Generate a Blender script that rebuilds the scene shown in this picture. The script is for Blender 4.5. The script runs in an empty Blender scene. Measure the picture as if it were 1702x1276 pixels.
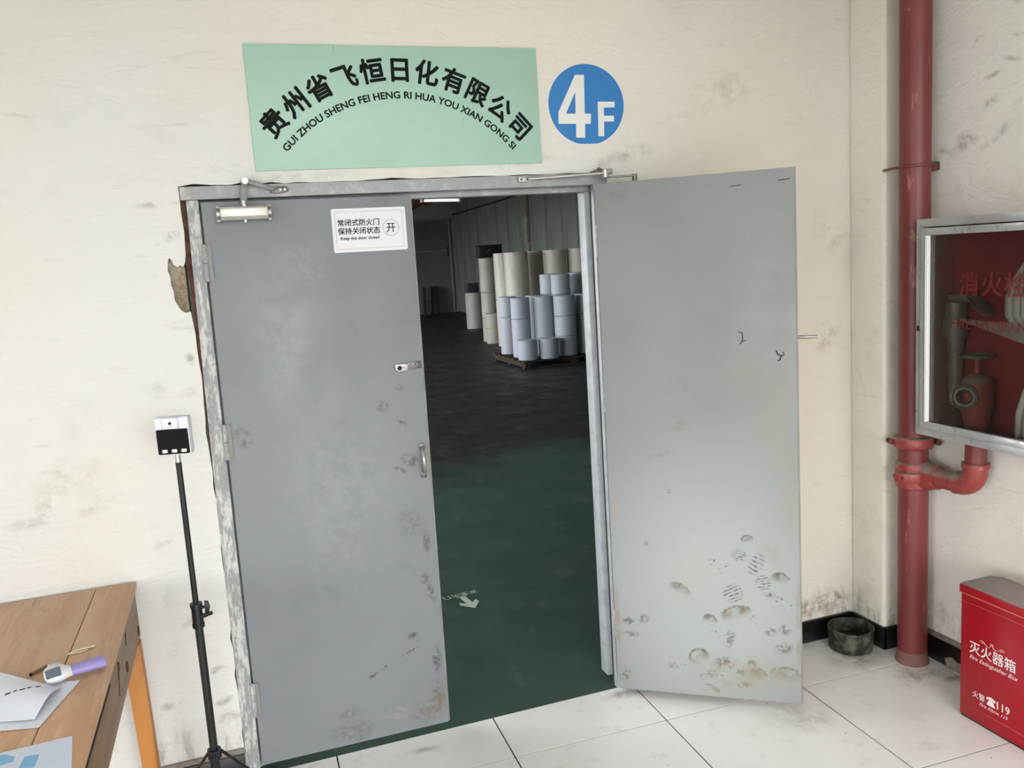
import bpy, bmesh, math, random
from mathutils import Vector, Matrix, Euler

random.seed(7)
SC = bpy.context.scene
COL = SC.collection
PI = math.pi

# ------------------------------------------------------------------ camera
F_PX = 1429.097
RX = (0.9421557, -0.3291143, -0.0634535)      # camera right
RD = (-0.1082540, -0.1196238, -0.9868998)     # camera down
RF = (0.3172123, 0.9366824, -0.1483322)       # camera forward
cam_d = bpy.data.cameras.new('camera'); cam = bpy.data.objects.new('camera', cam_d); COL.objects.link(cam)
cam_d.sensor_fit = 'HORIZONTAL'; cam_d.sensor_width = 36.0; cam_d.lens = F_PX / 1702.0 * 36.0
cam_d.clip_start = 0.05; cam_d.clip_end = 200
cam.matrix_world = Matrix(((RX[0], -RD[0], -RF[0], 0.0), (RX[1], -RD[1], -RF[1], -3.0),
                           (RX[2], -RD[2], -RF[2], 1.7715), (0, 0, 0, 1)))
SC.camera = cam

# ------------------------------------------------------------------ daylight and exposure
W = bpy.data.worlds.new('overcast_sky'); SC.world = W; W.use_nodes = True
bg = W.node_tree.nodes['Background']
SKY, GROUND = 11.4, 2.0                          # overcast sky above the horizon, darker town below it
wt = W.node_tree
w_tc = wt.nodes.new('ShaderNodeTexCoord'); w_sp = wt.nodes.new('ShaderNodeSeparateXYZ'); wt.links.new(w_tc.outputs['Generated'], w_sp.inputs[0])
w_mr = wt.nodes.new('ShaderNodeMapRange'); w_mr.inputs['From Min'].default_value = -0.03; w_mr.inputs['From Max'].default_value = 0.06
w_mr.inputs['To Min'].default_value = GROUND; w_mr.inputs['To Max'].default_value = SKY
wt.links.new(w_sp.outputs['Z'], w_mr.inputs['Value']); wt.links.new(w_mr.outputs['Result'], bg.inputs['Strength'])
bg.inputs['Color'].default_value = (0.95, 0.98, 1.0, 1)
SC.view_settings.view_transform = 'Standard'
try: SC.view_settings.look = 'None'
except Exception: pass
SC.view_settings.gamma = 1.0; SC.view_settings.use_curve_mapping = False
SC.view_settings.exposure = 0.0
SC.cycles.max_bounces = 5; SC.cycles.diffuse_bounces = 3; SC.cycles.transparent_max_bounces = 12
SC.cycles.caustics_reflective = False; SC.cycles.caustics_refractive = False
SC.cycles.use_denoising = True; SC.cycles.use_adaptive_sampling = True; SC.cycles.adaptive_threshold = 0.1; SC.cycles.adaptive_min_samples = 16
SC.cycles.sample_clamp_indirect = 6.0

# room extents
XL, XR, YB, ZC = -6.0, 2.68, -7.0, 3.4          # room in front of the door
WX0, WX1, WY1, WZ = -3.5, 7.8, 25.0, 4.3        # hall behind the door
YW = 0.24                                       # thickness of the dividing wall
WIN_L = (-6.9, -3.5, 0.4, 3.0)               # window in the left wall: y0, y1, z0, z1
WIN_B = (-1.9, 2.6, 0.4, 3.2)                   # window in the wall behind the camera: x0, x1, z0, z1
WIN_H = (2.0, 20.0, 0.9, 3.6)                   # window in the hall's left wall: y0, y1, z0, z1

def daylight(name, loc, rot, sx, sy):
    """light portal filling a window opening: guides the sky light, gives off none itself"""
    l = bpy.data.lights.new(name, 'AREA'); l.shape = 'RECTANGLE'; l.size = sx; l.size_y = sy
    l.cycles.is_portal = True
    o = bpy.data.objects.new(name, l); COL.objects.link(o); o.location = loc; o.rotation_euler = rot
daylight('window_daylight', (XL - 0.12, (WIN_L[0] + WIN_L[1]) / 2, (WIN_L[2] + WIN_L[3]) / 2), (0, -PI / 2, 0), WIN_L[3] - WIN_L[2], WIN_L[1] - WIN_L[0])
daylight('window_daylight', ((WIN_B[0] + WIN_B[1]) / 2, YB - 0.12, (WIN_B[2] + WIN_B[3]) / 2), (PI / 2, 0, 0), WIN_B[1] - WIN_B[0], WIN_B[3] - WIN_B[2])
daylight('window_daylight', (WX0 - 0.12, (WIN_H[0] + WIN_H[1]) / 2, (WIN_H[2] + WIN_H[3]) / 2), (0, -PI / 2, 0), WIN_H[3] - WIN_H[2], WIN_H[1] - WIN_H[0])

# ------------------------------------------------------------------ mesh helpers
class MB:
    def __init__(self): self.v = []; self.f = []
    def add(self, vs, fs):
        n = len(self.v); self.v += [tuple(p) for p in vs]; self.f += [tuple(i + n for i in f) for f in fs]; return self
    def box(self, x0, x1, y0, y1, z0, z1):
        return self.add([(x0,y0,z0),(x1,y0,z0),(x1,y1,z0),(x0,y1,z0),(x0,y0,z1),(x1,y0,z1),(x1,y1,z1),(x0,y1,z1)],
                        [(0,3,2,1),(4,5,6,7),(0,1,5,4),(1,2,6,5),(2,3,7,6),(3,0,4,7)])
    def prism(self, poly, axis, a, b):
        """extrude a 2-D polygon along axis; poly pairs are the two other axes in x,y,z order"""
        def p3(q, t):
            return (t, q[0], q[1]) if axis == 0 else (q[0], t, q[1]) if axis == 1 else (q[0], q[1], t)
        n = len(poly)
        vs = [p3(q, a) for q in poly] + [p3(q, b) for q in poly]
        fs = [tuple(range(n)), tuple(range(2*n-1, n-1, -1))] + [(i, n+i, n+(i+1) % n, (i+1) % n) for i in range(n)]
        return self.add(vs, fs)
    def tube(self, pts, r, n=12, caps=True, flat=1.0):
        pts = [Vector(p) for p in pts]; m = len(pts)
        rs = list(r) if isinstance(r, (list, tuple)) else [r] * m
        vs = []; u = None
        for i, p in enumerate(pts):
            t = (pts[min(i+1, m-1)] - pts[max(i-1, 0)]).normalized()
            if u is None:
                u = t.orthogonal().normalized()
                if abs(t.z) < 0.9: u = Vector((0,0,1)).cross(t).normalized()
            u = (u - t * u.dot(t)).normalized(); w = t.cross(u)
            for k in range(n):
                a = 2*PI*k/n; vs.append(p + u*math.cos(a)*rs[i] + w*math.sin(a)*rs[i]*flat)
        fs = [(i*n+k, i*n+(k+1) % n, (i+1)*n+(k+1) % n, (i+1)*n+k) for i in range(m-1) for k in range(n)]
        if caps: fs += [tuple(range(n-1, -1, -1)), tuple((m-1)*n+k for k in range(n))]
        return self.add(vs, fs)
    def lathe(self, prof, n=24, c=(0,0,0), mat=None, closed=False):
        """prof: (radius, height) pairs around z; mat turns the axis"""
        vs = []
        for r, z in prof:
            for k in range(n):
                a = 2*PI*k/n; p = Vector((r*math.cos(a), r*math.sin(a), z))
                if mat: p = mat @ p
                vs.append(p + Vector(c))
        m = len(prof)
        rng = range(m) if closed else range(m-1)
        fs = [(i*n+k, i*n+(k+1) % n, ((i+1) % m)*n+(k+1) % n, ((i+1) % m)*n+k) for i in rng for k in range(n)]
        if not closed:
            if prof[0][0] > 1e-6: fs.append(tuple(range(n-1, -1, -1)))
            if prof[-1][0] > 1e-6: fs.append(tuple((m-1)*n+k for k in range(n)))
        return self.add(vs, fs)
    def ball(self, c, r, n=10, sz=1.0):
        prof = [(max(1e-4, r*math.sin(PI*i/8)), -r*sz*math.cos(PI*i/8)) for i in range(9)]
        return self.lathe(prof, n, c)
    def xf(self, M):
        self.v = [tuple(M @ Vector(p)) for p in self.v]; return self
    def build(self, name, mat, parent=None, bevel=0.0, smooth=None, seg=2, recalc=True):
        me = bpy.data.meshes.new(name); me.from_pydata(self.v, [], self.f)
        bm = bmesh.new(); bm.from_mesh(me)
        bmesh.ops.remove_doubles(bm, verts=bm.verts, dist=1e-6)
        if recalc: bmesh.ops.recalc_face_normals(bm, faces=bm.faces)
        if bevel > 0:
            es = [e for e in bm.edges if len(e.link_faces) == 2 and e.calc_face_angle(0) > 0.6]
            bmesh.ops.bevel(bm, geom=es, offset=bevel, segments=seg, affect='EDGES', profile=0.5, clamp_overlap=True)
        if smooth or (smooth is None and bevel > 0):
            for f in bm.faces: f.smooth = True
            for e in bm.edges:
                if len(e.link_faces) == 2 and e.calc_face_angle(0) > 0.75: e.smooth = False
        bm.to_mesh(me); bm.free()
        me.materials.append(mat)
        o = bpy.data.objects.new(name, me); COL.objects.link(o)
        if parent is not None: o.parent = parent
        return o

def tag(o, label=None, cat=None, group=None, kind=None):
    if label: o['label'] = label
    if cat: o['category'] = cat
    if group: o['group'] = group
    if kind: o['kind'] = kind
    return o
def thing(name, label, cat=None, loc=(0,0,0), rot=(0,0,0), group=None, kind=None):
    o = bpy.data.objects.new(name, None); COL.objects.link(o); o.location = loc; o.rotation_euler = rot
    o.empty_display_size = 0.05
    return tag(o, label, cat, group, kind)
def plabel(o, t): o['label'] = t; return o
def arc(cx, cy, r, a0, a1, n): return [(cx + r*math.cos(math.radians(a0+(a1-a0)*i/n)), cy + r*math.sin(math.radians(a0+(a1-a0)*i/n))) for i in range(n+1)]
def rrect(x0, x1, y0, y1, r, n=4):
    return arc(x1-r, y0+r, r, -90, 0, n) + arc(x1-r, y1-r, r, 0, 90, n) + arc(x0+r, y1-r, r, 90, 180, n) + arc(x0+r, y0+r, r, 180, 270, n)

_tc = {}
def text_geo(body, size=1.0, bold=0.0, shear=0.0, space=1.0, align='CENTER'):
    c = bpy.data.curves.new('lettering', 'FONT'); c.body = body; c.size = 1.0; c.shear = shear
    c.space_character = space; c.align_x = align; c.resolution_u = 3
    o = bpy.data.objects.new('lettering', c); COL.objects.link(o)
    bpy.context.view_layer.update()
    me = bpy.data.meshes.new_from_object(o.evaluated_get(bpy.context.evaluated_depsgraph_get()))
    vs = [(v.co.x*size, v.co.y*size) for v in me.vertices]; fs = [tuple(p.vertices) for p in me.polygons]
    bpy.data.objects.remove(o); bpy.data.curves.remove(c); bpy.data.meshes.remove(me)
    if bold > 0:                                  # heavier strokes: the outline repeated round a small circle
        v0, f0, n = vs, fs, len(vs); vs, fs = [], []
        for k in range(8):
            dx, dy = bold*size*math.cos(k*PI/4), bold*size*math.sin(k*PI/4)
            fs += [tuple(i + len(vs) for i in f) for f in f0]; vs = vs + [(x+dx, y+dy, k) for x, y in v0]
    return vs, fs
def lettering(name, geo, fn, mat, parent=None):
    vs, fs = geo
    def at(p):                                    # repeats lie a hair above one another
        q = fn(p[0], p[1])
        if len(p) > 2: q = q + (fn(p[0] + .001, p[1]) - q).cross(fn(p[0], p[1] + .001) - q).normalized() * (p[2] * 4e-5)
        return q
    m = MB(); m.add([at(p) for p in vs], fs)
    return m.build(name, mat, parent, recalc=False)
def plane_fn(o, ux, uy):
    o, ux, uy = Vector(o), Vector(ux), Vector(uy)
    return lambda x, y: o + ux*x + uy*y

# ------------------------------------------------------------------ material helpers
def lin(c):
    return tuple(((v/255.0)/12.92 if v/255.0 <= 0.04045 else ((v/255.0+0.055)/1.055)**2.4) for v in c) + (1.0,)
class M:
    """small node-graph builder around one Principled BSDF"""
    def __init__(self, name, col, rough=0.6, metal=0.0, spec=0.5):
        self.m = bpy.data.materials.new(name); self.m.use_nodes = True; self.t = self.m.node_tree
        self.b = self.t.nodes['Principled BSDF']
        self.b.inputs['Roughness'].default_value = rough; self.b.inputs['Metallic'].default_value = metal
        self.b.inputs['Specular IOR Level'].default_value = spec
        self.c = lin(col); self.b.inputs['Base Color'].default_value = self.c
        self.col = None; self._co = None; self.h = None
    def n(self, kind, **kw):
        nd = self.t.nodes.new(kind)
        for k, v in kw.items():
            if hasattr(nd, k): setattr(nd, k, v)
            else: nd.inputs[k.replace('_', ' ')].default_value = v
        return nd
    def l(self, a, b): self.t.links.new(a, b)
    def co(self):
        if self._co is None: self._co = self.n('ShaderNodeTexCoord').outputs['Object']
        return self._co
    def xz(self, a='X', b='Z'):
        s = self.n('ShaderNodeSeparateXYZ'); self.l(self.co(), s.inputs[0])
        c = self.n('ShaderNodeCombineXYZ'); self.l(s.outputs[a], c.inputs[0]); self.l(s.outputs[b], c.inputs[1])
        return c.outputs[0]
    def scaled(self, sc, vec=None):
        mp = self.n('ShaderNodeMapping'); mp.inputs['Scale'].default_value = sc
        self.l(vec if vec else self.co(), mp.inputs['Vector']); return mp.outputs[0]
    def noise(self, scale, detail=4, rough=0.55, vec=None, dist=0.0):
        nd = self.n('ShaderNodeTexNoise'); nd.inputs['Scale'].default_value = scale
        nd.inputs['Detail'].default_value = min(detail, 3.0); nd.inputs['Roughness'].default_value = rough; nd.inputs['Distortion'].default_value = dist
        self.l(vec if vec else self.co(), nd.inputs['Vector']); return nd.outputs['Fac']
    def ramp(self, s, a, b, lo=0.0, hi=1.0):
        nd = self.n('ShaderNodeMapRange'); nd.interpolation_type = 'SMOOTHSTEP'
        nd.inputs['From Min'].default_value = a; nd.inputs['From Max'].default_value = b
        nd.inputs['To Min'].default_value = lo; nd.inputs['To Max'].default_value = hi
        self.l(s, nd.inputs['Value']); return nd.outputs['Result']
    def math(self, op, a, b=None):
        nd = self.n('ShaderNodeMath'); nd.operation = op
        for i, v in enumerate((a, b)):
            if v is None: continue
            if isinstance(v, (int, float)): nd.inputs[i].default_value = v
            else: self.l(v, nd.inputs[i])
        return nd.outputs[0]
    def mix(self, fac, col, mode='MIX'):
        """lay a colour over what is there, by a factor socket"""
        nd = self.n('ShaderNodeMix'); nd.data_type = 'RGBA'; nd.blend_type = mode
        if isinstance(fac, (int, float)): nd.inputs[0].default_value = fac
        else: self.l(fac, nd.inputs[0])
        if self.col is None: nd.inputs[6].default_value = self.c
        else: self.l(self.col, nd.inputs[6])
        if isinstance(col, tuple): nd.inputs[7].default_value = lin(col)
        else: self.l(col, nd.inputs[7])
        self.col = nd.outputs[2]; self.l(self.col, self.b.inputs['Base Color']); return self
    def bump(self, s, strength=0.2, dist=0.01):
        nd = self.n('ShaderNodeBump'); nd.inputs['Strength'].default_value = strength; nd.inputs['Distance'].default_value = dist
        self.l(s, nd.inputs['Height'])
        if self.h is not None: self.l(self.h, nd.inputs['Normal'])
        self.h = nd.outputs[0]; self.l(self.h, self.b.inputs['Normal']); return self
    def rough(self, s, lo, hi, a=0.3, b=0.7):
        self.l(self.ramp(s, a, b, lo, hi), self.b.inputs['Roughness']); return self
    def rag(self):
        if not hasattr(self, '_rag'): self._rag = self.ramp(self.noise(70, 3, 0.7), 0.36, 0.58)
        return self._rag
    def softrag(self):
        if not hasattr(self, '_srag'): self._srag = self.ramp(self.noise(16, 3, 0.7), 0.30, 0.66)
        return self._srag
    def smudge(self, vec, u, v, ru, rv, rot, col, strength, pat=None, edge=0.45):
        mp = self.n('ShaderNodeMapping'); mp.vector_type = 'TEXTURE'
        mp.inputs['Location'].default_value = (u, v, 0); mp.inputs['Rotation'].default_value = (0, 0, rot); mp.inputs['Scale'].default_value = (ru, rv, 1)
        self.l(vec, mp.inputs['Vector'])
        ln = self.n('ShaderNodeVectorMath'); ln.operation = 'LENGTH'; self.l(mp.outputs[0], ln.inputs[0])
        k = self.ramp(ln.outputs['Value'], edge, 1.0, strength, 0.0)
        if pat == 'stripe':
            w = self.n('ShaderNodeTexWave'); w.inputs['Scale'].default_value = 1.1; w.inputs['Distortion'].default_value = 1.5; w.bands_direction = 'Y'
            self.l(mp.outputs[0], w.inputs['Vector']); k = self.math('MULTIPLY', k, self.math('MULTIPLY', self.ramp(w.outputs['Fac'], 0.35, 0.6), self.rag()))
        elif pat == 'spot':
            vo = self.n('ShaderNodeTexVoronoi'); vo.inputs['Scale'].default_value = 2.3
            self.l(mp.outputs[0], vo.inputs['Vector']); k = self.math('MULTIPLY', k, self.math('MULTIPLY', self.ramp(vo.outputs['Distance'], 0.42, 0.25), self.rag()))
        elif pat == 'soft': k = self.math('MULTIPLY', k, self.softrag())
        elif pat == 'heel':                       # crescent left by a shoe edge: full at the rim, fading downwards
            sy = self.n('ShaderNodeSeparateXYZ'); self.l(mp.outputs[0], sy.inputs[0])
            k = self.math('MULTIPLY', self.math('MULTIPLY', k, self.ramp(sy.outputs['Y'], -0.7, 0.5)), self.softrag())
            self.mix(k, col)
            k = self.math('MULTIPLY', self.math('MULTIPLY', self.ramp(ln.outputs['Value'], 0.60, 0.80, 0.0, strength*0.7), self.ramp(ln.outputs['Value'], 0.84, 1.0, 1.0, 0.0)),
                          self.math('MULTIPLY', self.ramp(sy.outputs['Y'], -0.1, 0.5), self.rag()))
            col = tuple(int(c*0.86) for c in col)
        elif pat is not None: k = self.math('MULTIPLY', k, pat)
        return self.mix(k, col)

# plain materials
def plain(name, col, rough=0.6, metal=0.0, spec=0.5, var=0.0, vscale=8.0, vcol=None):
    a = M(name, col, rough, metal, spec)
    if var: a.mix(a.ramp(a.noise(vscale, 5), 0.42, 0.7, 0, var), vcol or tuple(int(x*0.6) for x in col))
    return a.m

# ------------------------------------------------------------------ surface materials
def plaster(name, col, yellow, marks=(), axes=('X', 'Z'), grime=True):
    a = M(name, col, 0.75, 0, 0.3)
    v = a.xz(*axes)
    a.mix(a.ramp(a.noise(0.9, 3, 0.5), 0.42, 0.66, 0, 0.75), yellow)
    fine = a.noise(14, 6, 0.65)
    a.mix(a.ramp(a.noise(3.2, 6, 0.62, dist=0.4), 0.58, 0.75, 0, 0.34), tuple(int(x*0.84) for x in col))
    # smeary trowel streaks
    st = a.noise(5.0, 5, 0.6, vec=a.scaled((1.0, 1.0, 4.5)), dist=0.8)
    a.mix(a.ramp(st, 0.62, 0.74, 0, 0.22), (158, 150, 136))
    rag = a.ramp(fine, 0.40, 0.66)
    for mk in marks: a.smudge(v, *mk[:6], mk[6] * (0.6 if axes[0] == 'Y' else 1.0), pat=(rag if len(mk) < 8 else mk[7]), edge=0.1)
    if grime:
        s = a.n('ShaderNodeSeparateXYZ'); a.l(a.co(), s.inputs[0])
        low = a.ramp(s.outputs['Z'], 0.10, 0.30, 1.0, 0.0)
        a.mix(a.math('MULTIPLY', low, a.ramp(a.noise(22, 5, 0.7, vec=a.scaled((1, 1, 0.35))), 0.46, 0.72, 0, 0.6)), (116, 98, 78))
    a.bump(a.noise(6, 5, 0.65, vec=a.scaled((1, 1, 2.2)), dist=0.6), 0.45, 0.02); a.bump(a.noise(60, 3), 0.12, 0.004)
    return a.m

GRY = (118, 112, 98); BRN = (120, 98, 72)
wall_marks = [(2.1, 1.3, 0.9, 2.2, 0, (227, 215, 193), 0.85, None), (1.0, 2.6, 1.3, 0.7, 0, (230, 222, 206), 0.75, None), (-0.565, 1.07, 0.06, 0.035, 0.2, GRY, 0.5), (-0.43, 1.05, 0.07, 0.03, 0.3, GRY, 0.4), (-0.50, 1.15, 0.16, 0.08, 0.3, (176, 168, 148), 0.45),  # first two: broad ovals brightening the dimmer right and top, light put into colour
    (-0.62, 1.03, 0.10, 0.03, 0.1, GRY, 0.3), (-0.24, 0.90, 0.05, 0.02, 0.4, GRY, 0.5), (-0.21, 1.42, 0.05, 0.06, 0.9, GRY, 0.25),
    (-0.10, 1.90, 0.035, 0.03, 0.2, (150, 146, 138), 0.9), (-0.14, 2.0, 0.1, 0.015, 0.05, (150, 146, 138), 0.7), (-0.09, 1.50, 0.02, 0.03, 0.3, GRY, 0.7),
    (-0.16, 0.62, 0.10, 0.03, 0.3, GRY, 0.4), (-0.13, 0.42, 0.05, 0.02, 0.2, GRY, 0.7), (-0.12, 0.30, 0.05, 0.02, 0.3, GRY, 0.6), (-0.28, 0.33, 0.05, 0.025, 0.2, GRY, 0.6), (-0.10, 0.24, 0.06, 0.03, 0.1, BRN, 0.5),
    (2.46, 0.17, 0.16, 0.08, 0.0, BRN, 0.8), (2.30, 0.15, 0.20, 0.07, 0.0, BRN, 0.8), (2.20, 0.30, 0.12, 0.08, 0.4, BRN, 0.35), (2.44, 1.34, 0.12, 0.10, 0.6, (170, 152, 120), 0.5), (2.46, 1.78, 0.10, 0.16, 0.6, (170, 152, 120), 0.4),
    (2.20, 0.62, 0.10, 0.3, 0.1, (176, 156, 124), 0.4), (1.95, 2.35, 0.25, 0.10, 0.3, (176, 160, 132), 0.4), (1.55, 2.12, 0.14, 0.04, 0.2, GRY, 0.4), (1.10, 2.10, 0.20, 0.02, 0.1, (160, 150, 136), 0.5),
    (0.30, 2.07, 0.30, 0.025, 0.04, (170, 164, 154), 0.6), (1.28, 2.45, 0.04, 0.02, 0.4, GRY, 0.5), (1.26, 2.16, 0.05, 0.012, 0.1, GRY, 0.5), (1.42, 2.08, 0.08, 0.03, 0.6, GRY, 0.5)]
m_wall = plaster('plaster_front', (217, 215, 210), (216, 211, 201), wall_marks)
wr = [(-0.53, 2.43, 0.05, 0.012, -0.3, GRY, 0.9), (-0.585, 2.29, 0.06, 0.014, -0.2, GRY, 0.9), (-0.66, 2.33, 0.06, 0.012, 0.3, GRY, 0.8), (-0.70, 2.40, 0.05, 0.012, 0.2, GRY, 0.8),
      (-0.56, 2.19, 0.10, 0.025, -0.4, GRY, 0.8), (-0.47, 2.08, 0.10, 0.05, -0.3, (110, 98, 84), 0.9), (-0.60, 2.08, 0.12, 0.03, -0.5, GRY, 0.7), (-0.36, 2.04, 0.08, 0.05, 0, (112, 92, 76), 0.9),
      (-0.75, 2.20, 0.12, 0.02, -0.3, GRY, 0.6), (-0.7, 2.52, 0.1, 0.03, -0.3, GRY, 0.5), (-0.45, 0.80, 0.05, 0.06, 0, BRN, 0.5), (-0.38, 0.20, 0.10, 0.12, 0, GRY, 0.5)]
m_wall_p = plaster('plaster_pillar', (240, 235, 223), (237, 230, 214), ())
m_wall_r = plaster('plaster_right', (234, 230, 223), (232, 226, 215), wr, ('Y', 'Z'))
m_wall_o = plaster('plaster_room', (224, 219, 208), (218, 208, 190), ())
m_core = M('cement_core', (172, 158, 136), 0.9); m_core.mix(m_core.ramp(m_core.noise(30, 6, 0.7), 0.4, 0.65, 0, 0.8), (128, 110, 88)); m_core.bump(m_core.noise(40, 6, 0.7), 0.9, 0.02); m_core = m_core.m
m_ceil = plain('ceiling_paint', (226, 224, 218), 0.8)
m_grout = plain('grout', (44, 40, 36), 0.9)
a = M('porcelain_tile', (242, 241, 238), 0.2, 0, 0.5)
a.mix(a.ramp(a.noise(1.4, 5, 0.6), 0.45, 0.7, 0, 0.5), (234, 231, 226))
a.mix(a.ramp(a.noise(9, 6, 0.7), 0.56, 0.82, 0, 0.35), (176, 170, 160))
a.mix(a.ramp(a.noise(48, 3, 0.6), 0.715, 0.74, 0, 0.85), (58, 54, 48))
vv = a.xz('X', 'Y'); rg = a.ramp(a.noise(16, 5, 0.7), 0.25, 0.75)
for s in ((2.52, -0.42, 0.14, 0.10, 0.2, (96, 88, 78), 0.85), (2.62, -0.50, 0.08, 0.10, 0, (110, 108, 104), 0.9), (2.42, -0.20, 0.2, 0.16, 0, (104, 94, 80), 0.8),
          (1.42, -0.06, 0.16, 0.05, 0, (88, 78, 66), 0.8), (0.55, -0.10, 0.10, 0.03, 0, (120, 112, 100), 0.6), (1.9, -0.5, 0.2, 0.14, -0.5, (140, 130, 112), 0.5)): a.smudge(vv, *s, pat=rg, edge=0.1)
m_tile = a.m
# green epoxy by the door, bare dark concrete farther in
a = M('hall_floor_paint', (58, 80, 70), 0.35, 0, 0.5)
s = a.n('ShaderNodeSeparateXYZ'); a.l(a.co(), s.inputs[0])
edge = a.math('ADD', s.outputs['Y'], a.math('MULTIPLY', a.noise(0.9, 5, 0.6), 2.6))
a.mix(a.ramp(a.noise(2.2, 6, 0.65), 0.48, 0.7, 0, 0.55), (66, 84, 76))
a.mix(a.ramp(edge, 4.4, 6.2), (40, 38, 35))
a.mix(a.ramp(a.noise(5.0, 6, 0.7, vec=a.scaled((1, 0.5, 1))), 0.56, 0.70, 0, 0.3), (96, 106, 98))
a.mix(a.ramp(a.noise(40, 3), 0.72, 0.75, 0, 0.7), (150, 156, 148))
vv = a.xz('X', 'Y'); rg = a.ramp(a.noise(3, 5, 0.7), 0.42, 0.52)
for q in ((3.4, 6.9, 0.55, 0.5, 0), (3.9, 7.3, 0.5, 0.4, 0.3), (3.2, 6.0, 0.6, 0.3, 0.2)): a.smudge(vv, *q, (26, 25, 23), 0.95, pat=rg, edge=0.3)
a.b.inputs['Specular IOR Level'].default_value = 0.3
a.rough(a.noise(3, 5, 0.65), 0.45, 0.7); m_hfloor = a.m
m_black_tile = plain('black_skirting', (20, 18, 18), 0.3, 0, 0.5, 0.4, 14, (44, 40, 36))
m_cement = plain('skirting_mortar', (142, 134, 124), 0.9, 0, 0.3, 0.6, 30, (104, 96, 86))

# ------------------------------------------------------------------ room shell
def struct(o, label): return tag(o, label, None, None, 'structure')
# front wall: plaster skin with a ragged opening round the door frame, over a cement core
op = [(-0.064, 0.0)]
z = 0.04
def jit(k): return (random.random() - 0.5) * k
while z < 1.64: op.append((-0.064 + jit(0.006) - (0.004 if random.random() < 0.12 else 0), z)); z += 0.035 + random.random()*0.02
op += [(-0.072, 1.655), (-0.088, 1.652), (-0.101, 1.662), (-0.110, 1.680), (-0.117, 1.697), (-0.116, 1.722), (-0.122, 1.745), (-0.121, 1.768), (-0.127, 1.792), (-0.124, 1.815), (-0.119, 1.832), (-0.113, 1.826), (-0.107, 1.808), (-0.096, 1.800), (-0.087, 1.806), (-0.080, 1.800), (-0.072, 1.812)]
z = 1.84
while z < 2.02: op.append((-0.066 + jit(0.006), z)); z += 0.035
op.append((-0.066, 2.054))
x = -0.02
while x < 1.42: op.append((x, 2.0545 + jit(0.004) + (0.006 if random.random() < 0.08 else 0))); x += 0.04 + random.random()*0.02
op += [(1.40, 2.066), (1.412, 2.074), (1.43, 2.066), (1.442, 2.053)]
z = 2.0
while z > 0.05: op.append((1.442 + jit(0.005), z)); z -= 0.06
op.append((1.442, 0.0))
poly = [(XL, 0.0)] + op + [(XR, 0.0), (XR, ZC), (XL, ZC)]
wf = struct(MB().prism(poly, 1, 0.0, 0.022).build('wall_front', m_wall), 'cream plaster wall around the grey double door')
plabel(MB().box(WX0 - .2, -0.075, 0.022, YW, 0, WZ).box(-0.075, 1.452, 0.022, YW, 2.06, WZ).box(1.452, WX1 + .2, 0.022, YW, 0, WZ).build('wall_core', m_core, wf), 'bare brown cement where the plaster broke off')
# pillar in the right corner and right wall
struct(MB().prism([(2.56, -0.012), (2.556, -0.19), (2.566, -0.2), (XR + .02, -0.2), (XR + .02, 0.0), (2.56, 0.0)], 2, 0, ZC).build('wall_pillar', m_wall_p, bevel=0.004), 'narrow plaster pillar between front wall and right wall')
struct(MB().box(XR, XR + .2, YB, -0.0005, 0, ZC).build('wall_right', m_wall_r), 'smudged plaster wall behind the red pipe')
def holed(mb, axis, t0, t1, a0, a1, b0, b1, h):
    """wall box with a rectangular hole h = (a0, a1, b0, b1)"""
    for (p, q, r, s) in ((a0, h[0], b0, b1), (h[1], a1, b0, b1), (h[0], h[1], b0, h[2]), (h[0], h[1], h[3], b1)):
        mb.box(t0, t1, p, q, r, s) if axis == 0 else mb.box(p, q, t0, t1, r, s)
    return mb
struct(holed(MB(), 0, XL - .2, XL, YB - .2, 0.0, 0, ZC, WIN_L).build('wall_left', m_wall_o), 'plaster wall with the long window, left of the door')
struct(holed(MB(), 1, YB - .2, YB, XL, XR + .2, 0, ZC, WIN_B).build('wall_back', m_wall_o), 'plaster wall with a window, opposite the door')
struct(MB().box(XL - .2, XR + .2, YB - .2, 0, ZC, ZC + .15).build('ceiling', m_ceil), 'white ceiling of the room before the door')
m_alu_w = plain('window_aluminium', (200, 202, 204), 0.4, 0.6)
for i, (ax, t, w, nb) in enumerate(((0, XL - .1, WIN_L, 4), (1, YB - .1, WIN_B, 4), (0, WX0 - .1, WIN_H, 8))):
    wd = thing('window_%d' % (i + 1), ('aluminium window in the left wall', 'aluminium window behind the camera', 'aluminium window in the hall')[i], kind='structure')
    for k in range(nb + 1):
        p = w[0] + (w[1] - w[0]) * k / nb
        mb = MB().box(t - .02, t + .02, p - .02, p + .02, w[2], w[3]) if ax == 0 else MB().box(p - .02, p + .02, t - .02, t + .02, w[2], w[3])
        mb.build('mullion', m_alu_w, wd)
    for zz in (w[2] + .02, w[3] - .02):
        mb = MB().box(t - .02, t + .02, w[0], w[1], zz - .02, zz + .02) if ax == 0 else MB().box(w[0], w[1], t - .02, t + .02, zz - .02, zz + .02)
        mb.build('window_rail', m_alu_w, wd)

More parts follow.
